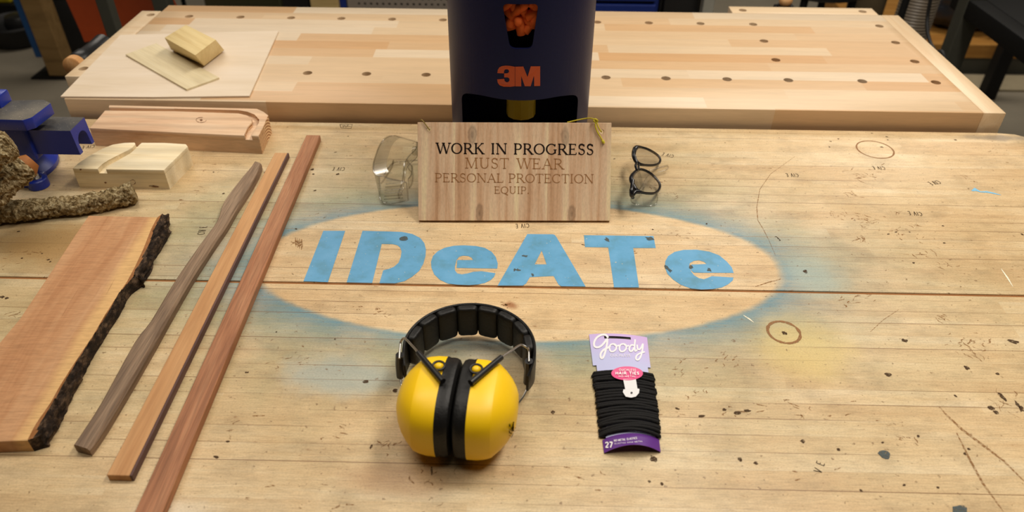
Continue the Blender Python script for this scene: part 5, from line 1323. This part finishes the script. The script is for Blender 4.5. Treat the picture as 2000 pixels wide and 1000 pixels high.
for v in bm.verts:
    q = v.co.copy(); m = (abs(q.x)**3+abs(q.y)**3+abs(q.z)**3)**(1/3); q = q/m
    n_ = 1+.10*mnoise.noise(q*2.2)+.05*mnoise.noise(q*6)
    v.co = Vector((c.x+q.x*.23*n_, 3.84+q.y*.19*n_, FZ+.156+.17+q.z*.17*min(n_, 1.0)))
obj('body', bm, M['bag'], t, smooth=70)
q = V(1916, 80, 3.64); q.z = max(q.z, FZ+.23); bm = bmesh.new(); tube(bm, smoothpath([(q.x-.03, 3.66, q.z+.02), (q.x-.01, 3.63, q.z+.03), (q.x+.02, 3.62, q.z-.01), (q.x+.03, 3.64, q.z-.04)]), .009, 10); obj('buckle', bm, M['steel'], t, smooth=60)
bm = bmesh.new(); tube(bm, smoothpath([(c.x-.12, 3.84, FZ+.48), (c.x-.08, 3.84, FZ+.60), (c.x+.06, 3.84, FZ+.60), (c.x+.10, 3.84, FZ+.48)]), .012, 10); obj('handle', bm, M['bag'], t, smooth=60)
M['stand_black'] = plain('matt_black_steel', (0.004, 0.004, 0.004), .6, spec=.2)
l1 = V(1868, 110, 2.55); l2 = P(1925, 190, FZ)
t = thing('machine_stand', 'black steel machine stand with square legs at the upper right', 'stand', (l2.x, l2.y, FZ))
obj('leg', nbox(l1.x-.032, l1.x+.032, 2.55, 2.61, FZ, -.19, .004), M['dark_green'], t)
obj('leg', nbox(l2.x-.03, l2.x+.03, l2.y-.03, l2.y+.03, FZ, -.38, .004), M['black_metal'], t)
zt_ = -.20; a_, b_ = P(1897, 3, zt_), P(2010, 84, zt_); d_ = (b_-a_); d_.z = 0; d_.normalize(); nrm = Vector((-d_.y, d_.x, 0)); 
bm = bmesh.new(); A2_ = a_-d_*.12; B2_ = b_+d_*.9
prism(bm, [A2_, B2_, B2_+nrm*.06, A2_+nrm*.06], zt_-.06, .004); obj('rail', bm, M['stand_black'], t, smooth=30)
bm = bmesh.new(); prism(bm, [A2_+nrm*.0605, B2_+nrm*.0605, B2_+nrm*.9, A2_+nrm*.9], zt_-.03, .003); obj('table_top', bm, M['stand_black'], t, smooth=30)
# knots and worm holes that show on the two offcuts, and two pencilled scribbles on the old bench
M['knot'] = worn('knot_wood', srgb(112, 66, 34), .9, scale=300, lo=.35, hi=.55)
blocks = [o for o in C.objects if o.name.startswith('grooved_block')]
pale = [o for o in blocks if 'pale' in o['label']][0]; pink = [o for o in blocks if 'pink' in o['label']][0]
fa, fb = P(141, 329, .035), P(320, 332, .035); fu = (fb-fa); fu.z = 0; fu.normalize(); fn = Vector((fu.y, -fu.x, 0))
def onfront(u, v): return PL(u, v, fa+fn*.0006, fn)
bm = bmesh.new()
ribbon(bm, [(259+5.5*math.cos(a), 356+4.5*math.sin(a)) for a in [2*PI*i/20 for i in range(20)]], [.9+.5*math.sin(i) for i in range(20)], onfront)
for x, y, rx, ry in ((157, 331, 2.2, 1.6), (206, 357, 2.2, 1.6), (300, 364, 9, 1.6)): blob(bm, (x, y), rx, ry, .1, onfront, 10, .25)
obj('knot', bm, M['knot'], pale)
bm = bmesh.new()
ontop = lambda u, v: P(u, v, .0346)
blob(bm, (393, 234), 2.8, 1.9, 0, ontop, 10, .2)
ribbon(bm, [(393+10*math.cos(a), 234+5*math.sin(a)) for a in [2*PI*i/20 for i in range(17)]], [.5+.5*abs(math.sin(i)) for i in range(17)], ontop)
obj('knot', bm, M['knot'], pink)
bm = bmesh.new()
for l in ([(664, 243), (666, 250), (686, 251), (688, 243), (664, 243)], [(668, 246), (685, 247)], [(670, 249), (672, 244), (676, 249), (680, 244)]):
    ribbon(bm, [tuple(P(x, y).xy) for x, y in l], .0011, lambda u, v: Vector((u, v, TOPZ)))
obj('pencil_marking', bm, M['ink'], wb)
bm = bmesh.new()
for i in range(4): ribbon(bm, [tuple(P(x, y).xy) for x, y in [(577+4*i, 464+i), (578+4*i, 474+2*i), (578+3.6*i, 482+2*i)]], [.0008, .003, .0006], lambda u, v: Vector((u, v, TOPZ)))
obj('pencil_marking', bm, M['brown_mark'], wb)
